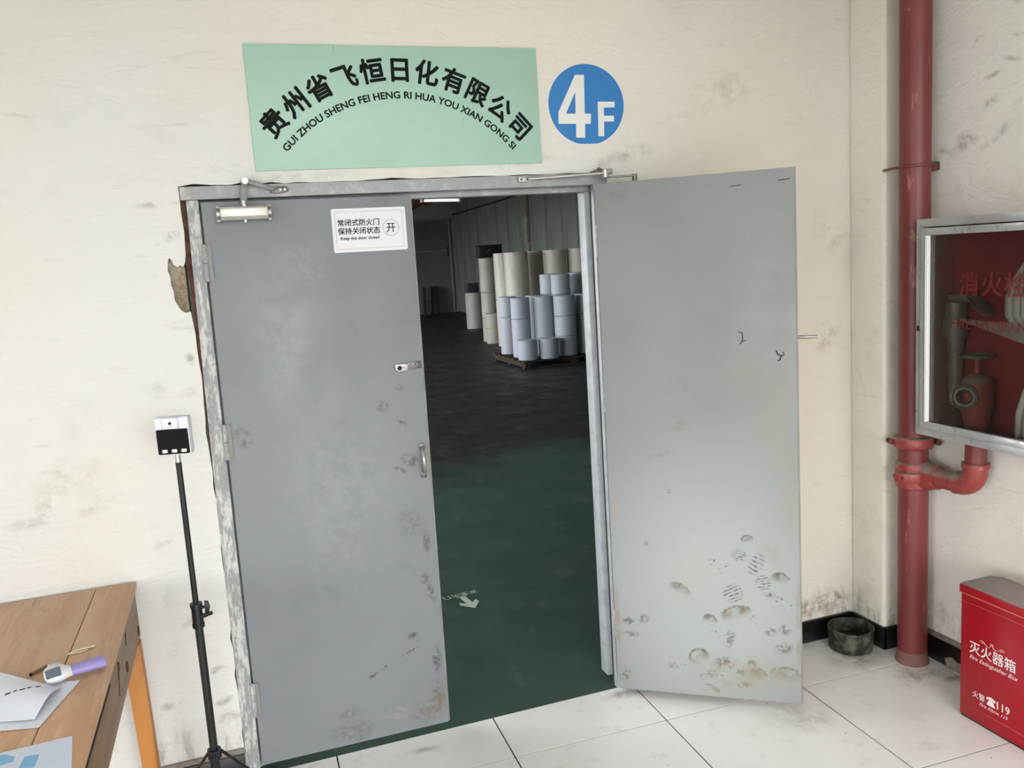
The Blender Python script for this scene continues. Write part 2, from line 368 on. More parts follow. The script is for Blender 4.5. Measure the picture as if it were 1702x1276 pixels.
# floor: grout bed with single porcelain tiles, grid turned a little against the wall
fl = struct(MB().box(XL - .2, XR + .2, YB - .2, 0.0, -0.12, -0.003).build('floor', m_grout), 'white porcelain tile floor before the door')
def clip(poly, fx):
    out = []
    for i in range(len(poly)):
        p, q = poly[i], poly[(i+1) % len(poly)]; a, b = fx(p), fx(q)
        if a >= 0: out.append(p)
        if a*b < 0: t = a/(a-b); out.append((p[0]+(q[0]-p[0])*t, p[1]+(q[1]-p[1])*t))
    return out
th = -0.028; ca, sa = math.cos(th), math.sin(th); T = 0.602; G = 0.0028
ox, oy = 2.045, -0.318
for i in range(-15, 4):
    for j in range(-13, 3):
        c4 = [(i*T+G, j*T+G), ((i+1)*T-G, j*T+G), ((i+1)*T-G, (j+1)*T-G), (i*T+G, (j+1)*T-G)]
        pl = [(ox + u*ca - v*sa, oy + u*sa + v*ca) for u, v in c4]
        for fx in (lambda p: p[0]-XL, lambda p: XR-p[0], lambda p: p[1]-YB, lambda p: -0.001-p[1]):
            if pl: pl = clip(pl, fx)
        if len(pl) >= 3: MB().prism(pl, 2, -0.0031, 0.0 + jit(0.0006)).build('floor_tile', m_tile, fl)

# skirting
def skirt(name, x0, x1, y0, y1, label, mort=True):
    b = struct(MB().box(x0, x1, y0, y1, 0, 0.098).build(name, m_black_tile, bevel=0.002), label)
    if mort:
        dx = 0.004 if x1 - x0 < 0.05 else 0; dy = 0.004 if y1 - y0 < 0.05 else 0
        plabel(MB().box(x0 + dx*(x0 > 2), x1, y0 + dy, y1, 0.098, 0.118).build('mortar_strip', m_cement, b, bevel=0.003), 'grey mortar along the top edge')
    return b
skirt('baseboard_left', XL, -0.068, -0.014, 0.0, 'black skirting along the wall under the wooden table')
skirt('baseboard_front', 1.445, 2.545, -0.014, 0.0, 'black skirting behind the open right door leaf', False)
skirt('baseboard_pillar_side', 2.544, 2.558, -0.214, -0.0145, 'black skirting on the left face of the pillar', False)
skirt('baseboard_pillar_front', 2.5445, 2.664, -0.214, -0.2, 'black skirting on the front of the pillar', False)
skirt('baseboard_right', 2.664, XR, YB, -0.2145, 'black skirting along the right wall')

MB().prism([(-0.425, 0.035), (-0.455, 0.050), (-0.480, 0.040), (-0.520, 0.045), (-0.545, 0.020), (-0.535, 0.0), (-0.44, 0.0)], 0, 2.657, 2.6638).build('mortar_lump', m_cement, bpy.data.objects['baseboard_right'])
# ------------------------------------------------------------------ hall behind the door
m_hwall = plain('hall_plaster', (150, 152, 148), 0.8, 0, 0.3, 0.5, 1.2, (112, 114, 110))
a = M('hall_panel_sheet', (124, 128, 126), 0.5, 0, 0.4)
a.mix(a.ramp(a.noise(1.3, 6, 0.7, vec=a.scaled((1, 1, 0.25))), 0.45, 0.7, 0, 0.6), (92, 96, 94)); a.mix(a.ramp(a.noise(3, 6, 0.7, vec=a.scaled((1, 2, 0.3))), 0.62, 0.75, 0, 0.6), (58, 58, 54)); m_panel = a.m
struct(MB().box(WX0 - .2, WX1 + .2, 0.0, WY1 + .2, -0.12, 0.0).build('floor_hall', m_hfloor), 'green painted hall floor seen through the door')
struct(MB().box(WX0 - .2, WX1 + .2, YW, WY1 + .2, WZ, WZ + .15).build('ceiling_hall', m_hwall), 'grey ceiling of the hall behind the door')
struct(holed(MB(), 0, WX0 - .2, WX0, YW, WY1 + .2, 0, WZ, WIN_H).build('wall_hall_left', m_hwall), 'window wall on the left of the hall')
struct(MB().box(WX0, WX1 + .2, WY1, WY1 + .2, 0, WZ).build('wall_hall_far', m_hwall), 'dark far wall of the hall')
wh = struct(MB().box(WX1, WX1 + .2, YW, WY1, 0, WZ).build('wall_hall_right', m_hwall), 'grey panelled wall behind the paper rolls')
pw = 0.95
pm = MB().box(-0.02, 0.0, 0.006, pw - 0.006, 0.0, WZ).build('wall_panel', m_panel, wh); pm.location = (WX1, 10.0, 0)
for k in range(1, 16):
    o = pm.copy(); COL.objects.link(o); o.parent = wh; o.location = (WX1 - (k % 3) * 0.006, 10.0 + k*pw, 0)
tr = struct(MB().box(WX1 - .13, WX1 - .021, 17.7, 17.95, 0, WZ).build('trim_1', plain('hall_column', (142, 138, 126), 0.8, 0, .3, .7, 3, (96, 92, 82)), bevel=0.01), 'pale stained column on the panelled hall wall')

# ------------------------------------------------------------------ door frame and leaves
def door_paint(name, col, axes=('X', 'Z'), marks=(), tint=(150, 152, 158)):
    a = M(name, col, 0.5, 0, 0.4)
    v = a.xz(*axes)
    a.mix(a.ramp(a.noise(1.6, 5, 0.55), 0.42, 0.68, 0, 0.6), tint)
    a.mix(a.ramp(a.noise(4.5, 6, 0.7, dist=0.5), 0.60, 0.76, 0, 0.28), tuple(int(x*0.78) for x in col))
    a.mix(a.ramp(a.noise(55, 3, 0.6), 0.70, 0.76, 0, 0.25), tuple(int(x*0.62) for x in col))
    rag = a.ramp(a.noise(42, 6, 0.75), 0.40, 0.60)
    for mk in marks: a.smudge(v, *mk[:7], pat=(mk[7] if len(mk) > 7 else rag), edge=(mk[8] if len(mk) > 8 else 0.25))
    a.bump(a.noise(9, 4), 0.06, 0.01)
    a.rough(a.noise(6, 5, 0.6), 0.40, 0.62)
    return a.m
D = (74, 70, 66); DB = (112, 98, 82); DG = (96, 98, 82)
m1 = [(0.35, 0.95, 0.30, 0.45, 0, (150, 153, 158), 0.5, 'soft', 0.1), (0.2, 1.5, 0.16, 0.4, 0, (150, 154, 155), 0.45, 'soft', 0.1), (0.53, 1.24, 0.04, 0.025, -0.4, D, 0.7), (0.60, 1.17, 0.035, 0.012, -0.7, D, 0.6), (0.62, 1.03, 0.055, 0.03, -0.5, D, 0.7), (0.58, 1.00, 0.04, 0.012, -0.5, D, 0.7), (0.60, 1.30, 0.02, 0.02, 0, D, 0.4),
      (0.055, 1.185, 0.045, 0.055, 0.4, D, 0.5), (0.655, 0.72, 0.022, 0.06, 0, D, 0.6), (0.66, 0.52, 0.02, 0.05, 0.3, D, 0.75), (0.64, 0.58, 0.03, 0.03, 0.5, D, 0.6), (0.575, 0.37, 0.03, 0.018, 0.2, D, 0.8),
      (0.42, 0.25, 0.03, 0.012, 0.5, D, 0.9), (0.46, 0.27, 0.02, 0.01, 0.5, D, 0.8), (0.66, 0.26, 0.025, 0.07, 0, D, 0.8), (0.655, 0.11, 0.04, 0.10, 0.1, DB, 0.8), (0.60, 0.06, 0.09, 0.06, 0, DB, 0.6), (0.32, 0.12, 0.05, 0.03, 0.4, DG, 0.7),
      (0.33, 0.05, 0.12, 0.05, 0, DG, 0.5), (0.50, 0.08, 0.08, 0.05, 0, (150, 140, 134), 0.6), (0.40, 0.75, 0.06, 0.1, 0, (140, 134, 130), 0.5), (0.60, 0.8, 0.07, 0.10, 0.3, D, 0.25), (0.56, 0.31, 0.05, 0.005, 0.35, D, 0.9), (0.30, 1.75, 0.16, 0.14, 0, (140, 142, 148), 0.5), (0.25, 1.86, 0.12, 0.08, 0, (128, 126, 124), 0.5)]
m_leaf1 = door_paint('grey_door_paint', (130, 133, 136), marks=m1, tint=(122, 125, 131))
FP = [(0.257,0.427,0.041,0.024,'heel'),(0.513,0.636,0.022,0.019,'heel'),(0.482,0.577,0.029,0.026,'stripe'),(0.409,0.544,0.038,0.038,'spot'),(0.454,0.530,0.022,0.019,'spot'),(0.544,0.544,0.026,0.045,'stripe'),(0.566,0.474,0.029,0.029,'stripe'),(0.628,0.487,0.032,0.026,'heel'),(0.457,0.426,0.041,0.035,'stripe'),(0.647,0.404,0.038,0.029,'dark'),(0.589,0.430,0.026,0.016,'smear'),(0.467,0.341,0.057,0.032,'heel2'),(0.551,0.323,0.035,0.022,'spot'),(0.367,0.311,0.026,0.022,'heel'),(0.404,0.263,0.038,0.016,'spot'),(0.440,0.242,0.022,0.038,'smear'),(0.323,0.156,0.038,0.035,'heel'),(0.224,0.117,0.022,0.019,'brown'),(0.275,0.114,0.026,0.010,'spot'),(0.419,0.140,0.045,0.032,'smear'),(0.421,0.082,0.038,0.014,'dark'),(0.356,0.090,0.038,0.019,'smear'),(0.483,0.108,0.026,0.016,'smear'),(0.541,0.103,0.032,0.026,'heel2'),(0.520,0.142,0.019,0.026,'smear'),(0.643,0.105,0.057,0.035,'heel2'),(0.370,0.030,0.029,0.013,'heel2'),(0.491,0.058,0.032,0.013,'smear'),(0.053,0.290,0.032,0.019,'smear'),(0.115,0.301,0.026,0.019,'smear'),(0.061,0.235,0.038,0.013,'smear'),(0.030,0.065,0.029,0.032,'brown'),(0.638,0.218,0.038,0.026,'smear'),(0.640,0.290,0.026,0.026,'smear'),(0.134,0.608,0.016,0.010,'smear'),(0.592,0.280,0.026,0.019,'smear')]
KC = {'heel': ((104, 102, 84), 1.0, 'heel', 0.75), 'heel2': ((116, 108, 78), 1.0, 'heel', 0.6), 'stripe': ((92, 88, 78), 0.8, 'stripe', 0.6), 'spot': ((92, 84, 76), 0.9, 'spot', 0.6), 'dark': ((70, 68, 46), 0.95, 'spot', 0.5), 'smear': ((98, 92, 80), 0.85, None, 0.15), 'brown': ((118, 92, 66), 0.8, None, 0.3)}
m2 = []
for i, (u, v, ru, rv, k) in enumerate(FP):
    c, s, p, e = KC[k]; ru *= 1.2; rv *= 1.25; rot = ((i*37) % 60 - 30) * PI/180
    m2.append((u, v, ru, rv, rot, c, s, p, e) if p else (u, v, ru, rv, rot, c, s))
m2 = [(0.33, 0.42, 0.62, 0.80, 0, (170, 174, 173), 0.85, None, 0.2)] + m2  # broad pale oval: stronger light on the lower leaf painted into the colour
m2 += [(0.52, 1.25, 0.12, 0.12, 0.5, (138, 136, 122), 0.55, 'soft', 0.1), (0.62, 1.10, 0.07, 0.25, 0, (150, 142, 122), 0.6, 'soft', 0.1), (0.66, 0.85, 0.05, 0.35, 0, (152, 142, 120), 0.6, 'soft', 0.1), (0.28, 1.07, 0.05, 0.03, 0, (130, 126, 118), 0.6), (0.20, 0.96, 0.08, 0.02, 0.2, (130, 126, 118), 0.5), (0.23, 0.82, 0.015, 0.012, 0, D, 0.7), (0.30, 0.50, 0.2, 0.18, 0.3, (176, 172, 160), 0.5), (0.48, 0.10, 0.26, 0.12, 0, (146, 138, 116), 0.65, 'soft', 0.1),
       (0.60, 0.60, 0.05, 0.08, 0.2, (150, 144, 128), 0.5, 'soft', 0.1), (0.02, 0.75, 0.02, 0.10, 0, (160, 148, 128), 0.7), (0.01, 0.25, 0.018, 0.25, 0, (140, 122, 98), 0.7, 'soft', 0.1), (0.69, 0.3, 0.014, 0.3, 0, (130, 126, 100), 0.7, 'soft', 0.1)]
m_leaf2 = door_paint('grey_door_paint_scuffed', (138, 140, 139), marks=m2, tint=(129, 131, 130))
a = M('frame_paint', (156, 157, 158), 0.5, 0, 0.4)
a.mix(a.ramp(a.noise(14, 6, 0.7), 0.50, 0.74, 0, 0.7), (198, 197, 192)); a.mix(a.ramp(a.noise(60, 5, 0.7), 0.64, 0.70, 0, 0.5), (112, 110, 106)); m_frame = a.m
a = M('frame_paint_chipped', (150, 152, 152), 0.55, 0, 0.4)
a.mix(a.ramp(a.noise(22, 6, 0.8, vec=a.scaled((1.6, 1, 0.35))), 0.46, 0.60, 0, 0.9), (204, 202, 197)); a.mix(a.ramp(a.noise(70, 6, 0.75), 0.58, 0.68, 0, 0.6), (120, 118, 114)); a.bump(a.noise(50, 5, 0.7), 0.5, 0.006); m_jamb = a.m
m_frame_in = plain('frame_paint_inner', (176, 180, 184), 0.45, 0, 0.45, 0.3, 20)
m_rust = plain('rusty_gap', (92, 62, 50), 0.9, 0, 0.2, 0.8, 30, (48, 34, 28))
m_seal = plain('door_seal', (72, 74, 76), 0.6)
m_edge = plain('door_edge_paint', (142, 142, 136), 0.5, 0, 0.4, 0.5, 12, (112, 108, 96))

fr = thing('trim_2', 'chipped grey steel frame of the double door', kind='structure')
jl = MB(); jl.prism([(-0.047, 2.009), (-0.056, 1.5), (-0.0635, 0.9), (-0.0655, 0.0), (-0.0195, 0.0), (-0.0165, 0.9), (-0.0135, 1.5), (-0.0105, 2.009)], 1, -0.004, 0.05)
plabel(jl.build('jamb', m_jamb, fr, bevel=0.0015), 'left jamb with flaking white paint')
MB().box(-0.062, -0.012, 0.05, 0.115, 0, 2.009).box(-0.012, 0.006, 0.056, 0.115, 0, 1.99).build('jamb_stop', m_frame_in, fr)
plabel(MB().prism([(-0.064, 2.012), (-0.064, 1.2), (-0.060, 1.2), (-0.0465, 2.012)], 1, 0.003, 0.02).build('rust_strip', m_rust, fr), 'rust-brown gap beside the left jamb')
hd = MB().box(-0.063, 1.441, -0.004, 0.05, 2.0105, 2.0525).box(-0.063, 1.441, 0.05, 0.115, 1.99, 2.0525)
hd.build('header', m_frame, fr, bevel=0.0015)
MB().box(1.385, 1.4405, -0.002, 0.024, 0, 2.0105).build('jamb', m_frame_in, fr, bevel=0.0015)
MB().box(1.394, 1.4405, 0.024, 0.056, 0, 2.0105).build('jamb_seal', m_seal, fr)
MB().box(1.371, 1.4405, 0.056, 0.116, 0.03, 1.99).build('jamb_stop', m_frame_in, fr, bevel=0.002)

m_steel = plain('worn_steel', (176, 174, 168), 0.35, 0.7, 0.5, 0.4, 40, (110, 106, 98))
m_dark_steel = plain('dark_steel', (108, 106, 104), 0.4, 0.8, 0.5, 0.4, 40, (66, 64, 60))
m_closer = plain('closer_silver', (206, 203, 194), 0.38, 0.45, 0.5, 0.25, 25, (150, 146, 136))
m_screw = plain('screw', (64, 64, 62), 0.4, 0.8)
m_blk = plain('black_hole', (20, 19, 18), 0.8)

# left leaf, closed, sagging slightly
d1 = thing('door_1', 'closed left leaf of the grey double door', loc=(-0.0135, 0, 0.0345), rot=(0, 0.005, 0), kind='structure')
MB().box(0, 0.687, -0.004, 0.041, 0, 1.967).build('door_slab', m_leaf1, d1, bevel=0.002)
MB().box(0.688, 0.694, 0.002, 0.036, 0.002, 1.965).build('edge_strip', m_edge, d1)
for zc in (1.772, 1.178, 0.253):
    hg = MB().tube([(-0.004, -0.011, zc - .06), (-0.004, -0.011, zc - .001)], 0.0085, 12).tube([(-0.004, -0.011, zc + .001), (-0.004, -0.011, zc + .06)], 0.0085, 12)
    h = hg.build('hinge', m_jamb, d1, smooth=True)
    MB().box(-0.004, 0.016, -0.008, -0.003, zc - .058, zc + .058).build('hinge_leaf', m_edge, h)
# latch plate and handle
lt = MB().box(0.588, 0.634, -0.014, -0.004, 1.357, 1.383).build('latch', m_steel, d1, bevel=0.002); plabel(lt, 'small steel latch plate with round hole')
MB().box(0.634, 0.684, -0.010, -0.004, 1.362, 1.387).build('strike_plate', m_dark_steel, lt, bevel=0.001)
MB().tube([(0.603, -0.0138, 1.370), (0.603, -0.0165, 1.370)], 0.0085, 16).build('keyhole_ring', m_blk, lt, smooth=True)
for sx, szz in ((0.618, 1.372), (0.645, 1.381), (0.660, 1.379), (0.672, 1.382), (0.672, 1.367), (0.592, 1.360)):
    MB().tube([(sx, -0.010, szz), (sx, -0.0155, szz)], 0.0024, 8).build('screw', m_screw, lt, smooth=True)
hn = MB().tube([(0.662, -0.006, 1.070), (0.661, -0.026, 1.060), (0.662, -0.034, 1.025), (0.663, -0.026, 0.990), (0.663, -0.006, 0.980)], [.006, .006, .0075, .006, .006], 10).build('pull_handle', m_steel, d1, smooth=True)
for zc in (1.076, 0.972):
    MB().box(0.652, 0.674, -0.009, -0.004, zc - .011, zc + .011).build('handle_base', m_dark_steel, hn, bevel=0.001)
    for sx in (0.657, 0.669): MB().tube([(sx, -0.009, zc), (sx, -0.011, zc)], 0.003, 8).build('screw', m_screw, hn, smooth=True)

# right leaf, swung open towards the room
d2 = thing('door_2', 'open right leaf of the grey double door with dirty footprints', loc=(1.39, -0.02, 0.03), rot=(0, 0, math.radians(-36)), kind='structure')
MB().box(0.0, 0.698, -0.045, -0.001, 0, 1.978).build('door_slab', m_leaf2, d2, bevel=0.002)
MB().box(0.698, 0.703, -0.040, -0.004, 0.0, 1.978).build('edge_strip', m_edge, d2)
for zc in (1.772, 1.178, 0.253):
    MB().tube([(-0.006, 0.006, zc - .06), (-0.006, 0.006, zc + .06)], 0.0085, 12).build('hinge', m_jamb, d2, smooth=True)
plabel(MB().tube([(0.703, -0.022, 1.388), (0.768, -0.022, 1.388)], 0.0065, 12).build('bolt', m_steel, d2, smooth=True), 'lock bolt sticking out of the leaf edge')
def crack(pts, r=0.0035):
    return MB().tube([(u, -0.0455, v) for u, v in pts], r, 6, flat=0.5).build('dent', m_blk, d2)
crack([(0.499, 1.416), (0.512, 1.414), (0.514, 1.395), (0.511, 1.378), (0.503, 1.372)], 0.003); crack([(0.512, 1.382), (0.526, 1.385)], 0.0025)
crack([(0.628, 1.345), (0.635, 1.330), (0.645, 1.326), (0.655, 1.328), (0.651, 1.340)], 0.003); crack([(0.645, 1.326), (0.641, 1.312), (0.634, 1.307)], 0.003)
crack([(0.480, 1.930), (0.520, 1.932)], 0.002); crack([(0.644, 1.937), (0.684, 1.940)], 0.0025)

# ------------------------------------------------------------------ door closers
def closer_body(root, x0, x1, zc, y):
    MB().prism([(y, zc - .021), (y - .032, zc - .021), (y - .044, zc - .010), (y - .044, zc + .015), (y - .034, zc + .022), (y, zc + .022)], 0, x0, x1).build('housing', m_closer, root, bevel=0.002)
    for xe, s in ((x0, -1), (x1, 1)):
        e = MB().prism([(y, zc - .027), (y - .030, zc - .025), (y - .038, zc), (y - .030, zc + .025), (y, zc + .027)], 0, xe, xe + s*0.012).build('end_plate', m_closer, root, bevel=0.002)
        for zz in (-.013, .013): MB().tube([(xe + s*0.006, y - .030, zc + zz), (xe + s*0.006, y - .040, zc + zz)], 0.0058, 10).build('screw', m_screw, e, smooth=True)
c1 = thing('door_closer', 'silver door closer with folded arm at top of left leaf', 'door closer', (0, -0.0045, 0))
closer_body(c1, 0.052, 0.200, 1.960, 0.0)
MB().tube([(0.129, -.022, 1.980), (0.129, -.022, 2.000)], 0.010, 12).build('pivot', m_steel, c1, smooth=True)
MB().prism([(0.118, 1.997), (0.140, 1.997), (0.143, 2.022), (0.150, 2.062), (0.128, 2.066), (0.120, 2.024)], 1, -.030, -.026).build('arm', m_dark_steel, c1, bevel=0.001)
MB().tube([(0.139, -.034, 2.062), (0.139, -.020, 2.062)], 0.0105, 12).build('elbow', m_steel, c1, smooth=True)
MB().prism([(0.140, 2.071), (0.232, 2.040), (0.228, 2.026), (0.138, 2.055)], 1, -.024, -.019).build('forearm', m_dark_steel, c1, bevel=0.001)
br = MB().prism([(0.215, 2.022), (0.225, 2.036), (0.243, 2.043), (0.272, 2.041), (0.276, 2.027), (0.250, 2.020)], 1, -.014, -.001).build('bracket', m_dark_steel, c1, bevel=0.002)
for sx in (0.249, 0.263): MB().tube([(sx, -.014, 2.032), (sx, -.017, 2.032)], 0.004, 8).build('screw', m_steel, br, smooth=True)
MB().tube([(0.128, -.034, 1.939), (0.128, -.034, 1.930)], 0.0055, 10).build('valve', m_closer, c1, smooth=True)

c2 = thing('door_closer', 'door closer rod stretched along the header to the right leaf', 'door closer', (0, -0.005, 0))
b2 = MB().box(1.086, 1.130, -.012, 0.0, 2.028, 2.047).build('bracket', m_steel, c2, bevel=0.002)
for sx in (1.095, 1.120): MB().tube([(sx, -.012, 2.037), (sx, -.015, 2.037)], 0.004, 8).build('screw', m_screw, b2, smooth=True)
MB().tube([(1.12, -.016, 2.038), (1.20, -.030, 2.040), (1.405, -.055, 2.046)], [.0045, .006, .006], 10).build('forearm', m_steel, c2, smooth=True)
MB().tube([(1.408, -.056, 2.030), (1.408, -.056, 2.058)], 0.011, 12).build('elbow', m_steel, c2, smooth=True)
MB().prism([(1.407, -.063), (1.409, -.049), (1.508, -.083), (1.520, -.093), (1.516, -.101), (1.500, -.097)], 2, 2.027, 2.034).build('arm', m_dark_steel, c2, bevel=0.001)
MB().tube([(1.510, -.091, 2.012), (1.510, -.091, 2.036)], 0.009, 10).build('pivot', m_dark_steel, c2, smooth=True)
MB().box(1.425, 1.46, -.014, 0.004, 2.046, 2.066).build('wall_plate', m_steel, c2, bevel=0.002)
_D2 = Matrix.Translation((1.39, -0.02 + 0.005, 0.03)) @ Matrix.Rotation(math.radians(-36), 4, 'Z')
MB().prism([(0, 1.922), (.034, 1.922), (.044, 1.932), (.044, 1.957), (.034, 1.965), (0, 1.965)], 0, 0.06, 0.21).xf(_D2).build('housing', m_closer, c2, bevel=0.002)

# ------------------------------------------------------------------ signs
m_ink = plain('black_ink', (18, 22, 20), 0.75, 0, 0.15)
m_white = plain('white_vinyl', (226, 224, 218), 0.5)
a = M('mint_board', (163, 197, 181), 0.42, 0, 0.5)
a.mix(a.ramp(a.noise(3, 4), 0.45, 0.7, 0, 0.5), (156, 186, 167)); a.mix(a.ramp(a.noise(26, 4, .6, vec=a.scaled((1, 1, 0.3))), 0.72, 0.76, 0, 0.35), (132, 158, 146)); m_mint = a.m
sg = thing('sign_board', 'pale green company sign with black arched lettering above the door', 'sign', (0.680, -0.001, 2.294))
MB().prism([(-0.502, 0.200), (-0.502, -0.1995), (0.504, -0.1995), (0.504, 0.200)], 1, -0.006, 0.0).build('board', m_mint, sg, bevel=0.001)
def on_arc(cx, cz, r, y, a_mid, k=1.0):
    def fn(x, yy):
        t = math.radians(a_mid) + x * k / r
        return Vector((cx + (r + yy) * math.sin(t) - 0.680, y, cz + (r + yy) * math.cos(t) - 2.294))
    return fn
s0 = "贵州省飞恒日化有限公司"
m = MB(); rr = 0.596; sz = 0.086
for i, ch in enumerate(s0):
    g = text_geo(ch, sz, 0.030)
    xs = [p[0] for p in g[0]]; ys = [p[1] for p in g[0]]; mx = (min(xs)+max(xs))/2; my = 0.385 * sz
    t = math.radians(-44.4 + i * 9.19)
    ca_, sa_ = math.cos(t), math.sin(t); cx, cz = 0.667 + rr*sa_ - 0.680, 1.822 + rr*ca_ - 2.294
    m.add([(cx + (x-mx)*ca_ + (y-my)*sa_, -0.0066 - 4e-5*q, cz - (x-mx)*sa_ + (y-my)*ca_) for x, y, q in g[0]], g[1])
plabel(m.build('company_lettering', m_ink, sg, recalc=False), 'black arched Chinese lettering')
g = text_geo("GUI ZHOU SHENG FEI HENG RI HUA YOU XIAN GONG SI", 0.0325, 0.028)
w = max(p[0] for p in g[0]) - min(p[0] for p in g[0]); k = (0.5438 * math.radians(95.6)) / w
plabel(lettering('latin_lettering', g, on_arc(0.6742, 1.7908, 0.532, -0.0066, 0.7, k * 0.532 / 0.5438), m_ink, sg), 'small arched Latin lettering')

m_blue = plain('blue_vinyl', (38, 120, 186), 0.4, 0, 0.5, 0.15, 6, (30, 104, 170))
fs = thing('floor_sign', 'round blue 4F sticker beside the green sign', 'sticker', (1.3745, -0.0005, 2.299))
def ell(rx, rz, n=64, flat=0.0): return [(rx*math.cos(2*PI*i/n), max(rz*math.sin(2*PI*i/n), -rz + flat)) for i in range(n)]
MB().prism(ell(0.1545, 0.1465, flat=0.002), 1, -0.0012, 0).build('rim', m_white, fs)
MB().prism(ell(0.1515, 0.1440, flat=0.004), 1, -0.0016, -0.001).build('disc', m_blue, fs)
o4 = [(-0.0414,0.1052),(-0.0052,0.1054),(-0.0096,-0.0321),(0.0156,-0.0323),(0.0127,-0.0685),(-0.0101,-0.0683),(-0.0129,-0.1177),(-0.0485,-0.1171),(-0.0466,-0.0678),(-0.1159,-0.067),(-0.1144,-0.0262)]
h4 = [(-0.044,0.0442),(-0.046,-0.0318),(-0.0849,-0.0314)]
v4 = [(x, -0.0021, z) for x, z in o4 + h4]      # outline 0-10, counter 11-13
MB().add(v4, [(0,1,2,12,11),(0,11,13,10),(13,12,2,3,4,5,8,9,10),(5,6,7,8)]).build('numeral', m_white, fs, recalc=False)
oF = [(0.0452,0.0105),(0.1141,0.0102),(0.1131,-0.0101),(0.0686,-0.0107),(0.068,-0.0403),(0.1091,-0.0407),(0.1071,-0.0611),(0.0669,-0.0615),(0.0651,-0.1139),(0.0415,-0.1135)]
MB().prism(oF, 1, -0.0021, -0.0017).build('letter', m_white, fs)

st = thing('door_notice', 'white keep-closed notice sticker on the left door leaf', 'notice', (0.535, -0.0045, 1.888), (0, 0.006, 0))
MB().prism(rrect(-0.1275, 0.1275, -0.0735, 0.0735, 0.006), 1, -0.0012, 0).build('sheet', plain('sticker_sheet', (218, 217, 219), 0.45), st)
m_gl = plain('grey_line', (176, 174, 174), 0.5)
for (x0, x1, z0, z1) in ((-.116, .116, .0615, .0632), (-.116, .116, -.0632, -.0615), (-.1167, -.115, -.062, .062), (.115, .1167, -.062, .062)):
    MB().box(x0, x1, -0.0016, -0.0012, z0, z1).build('border_line', m_gl, st)
T = lambda x, z: plane_fn((x, -0.0019, z), (1,0,0), (0,0,1))
lettering('notice_lettering', text_geo("常闭式防火门", 0.0243, 0.016), T(-0.037, 0.0165), m_ink, st)
lettering('notice_lettering', text_geo("保持关闭状态", 0.0243, 0.016), T(-0.037, -0.0115), m_ink, st)
lettering('notice_lettering', text_geo("Keep the door closed", 0.0152, 0.02), T(-0.036, -0.0315), m_ink, st)
MB().add([((0.0735 + r*math.cos(2*PI*i/32)), -0.0016, 0.004 + r*math.sin(2*PI*i/32)) for r in (0.0265, 0.0290) for i in range(32)], [(i, (i+1) % 32, 32+(i+1) % 32, 32+i) for i in range(32)]).build('ring', m_gl, st, recalc=False)
lettering('ring_lettering', text_geo("开", 0.036, 0.004), T(0.0735, -0.009), m_ink, st)

ar = thing('floor_arrow', 'worn white exit arrow painted on the green floor', 'floor marking', (1.085, 1.13, 0.0008), (0, 0, 0.12))
m_faded = M('worn_white_paint', (196, 206, 190), 0.6); m_faded.mix(m_faded.ramp(m_faded.noise(60, 4, .7), 0.5, 0.62, 0, 0.8), (92, 112, 100)); m_faded = m_faded.m
MB().prism([(-.016, .085), (.016, .085), (.016, -.010), (.048, .020), (.052, -.015), (0, -.085), (-.052, -.015), (-.048, .020), (-.016, -.010)], 2, 0, 0.0005).build('arrow', plain('white_floor_paint', (190, 202, 186), 0.6), ar)
lettering('exit_lettering', text_geo("安全出口", 0.050, 0.01), plane_fn((0.0, 0.135, 0.0006), (-1, 0, 0), (0, -1, 0)), m_faded, ar)
lettering('exit_lettering', text_geo("EXIT", 0.030, 0.01), plane_fn((0.0, 0.105, 0.0006), (-1, 0, 0), (0, -1, 0)), m_faded, ar)

# ------------------------------------------------------------------ wooden table
def wood(name, c1, c2, dark, axis='Y', scale=1.0):
    a = M(name, c1, 0.5, 0, 0.4)
    sc = {'Y': (9, 1.0, 9), 'Z': (9, 9, 1.0), 'X': (1.0, 9, 9)}[axis]
    g = a.noise(2.2*scale, 6, 0.65, vec=a.scaled(sc), dist=0.6)
    a.mix(a.ramp(g, 0.42, 0.64), c2); a.mix(a.ramp(a.noise(5, 6, 0.7, vec=a.scaled(sc)), 0.60, 0.74, 0, 0.5), dark)
    a.mix(a.ramp(a.noise(7, 4, 0.6), 0.66, 0.74, 0, 0.35), dark)
    a.bump(g, 0.08, 0.004); return a.m
m_top = wood('table_top_wood', (206, 167, 134), (194, 150, 116), (152, 114, 88))
m_apr = wood('table_apron_wood', (140, 110, 84), (120, 94, 70), (84, 64, 48))
m_leg = wood('table_leg_wood', (190, 126, 62), (168, 104, 46), (124, 78, 40), 'Z')
m_knot = plain('wood_knot', (86, 52, 32), 0.7, 0, 0.3, 0.6, 60, (48, 30, 20))
tb = thing('wooden_table', 'worn brown wooden plank table pushed against the wall', 'table', (-0.337, -0.026, 0), (0, 0, math.radians(-1.0)))
LX, LY, ZT = -1.20, -1.30, 0.790
xs = [0.0, -0.1205, -0.47, -0.83, LX]
for i in range(4):
    MB().box(xs[i+1] + 0.0012, xs[i] - 0.0012, LY, 0.0, ZT - 0.022, ZT - (0.0006 if i % 2 else 0)).build('plank', m_top, tb, bevel=0.0022)
m_dk = plain('dark_crack', (40, 26, 18), 0.9)  # dark brown of the cracks and the slit in the apron
ap = MB().box(-0.030, -0.008, LY + .02, -0.006, ZT - 0.182, ZT - 0.0225).build('apron', m_apr, tb, bevel=0.002)
plabel(ap, 'dark end apron with knots and dowels')
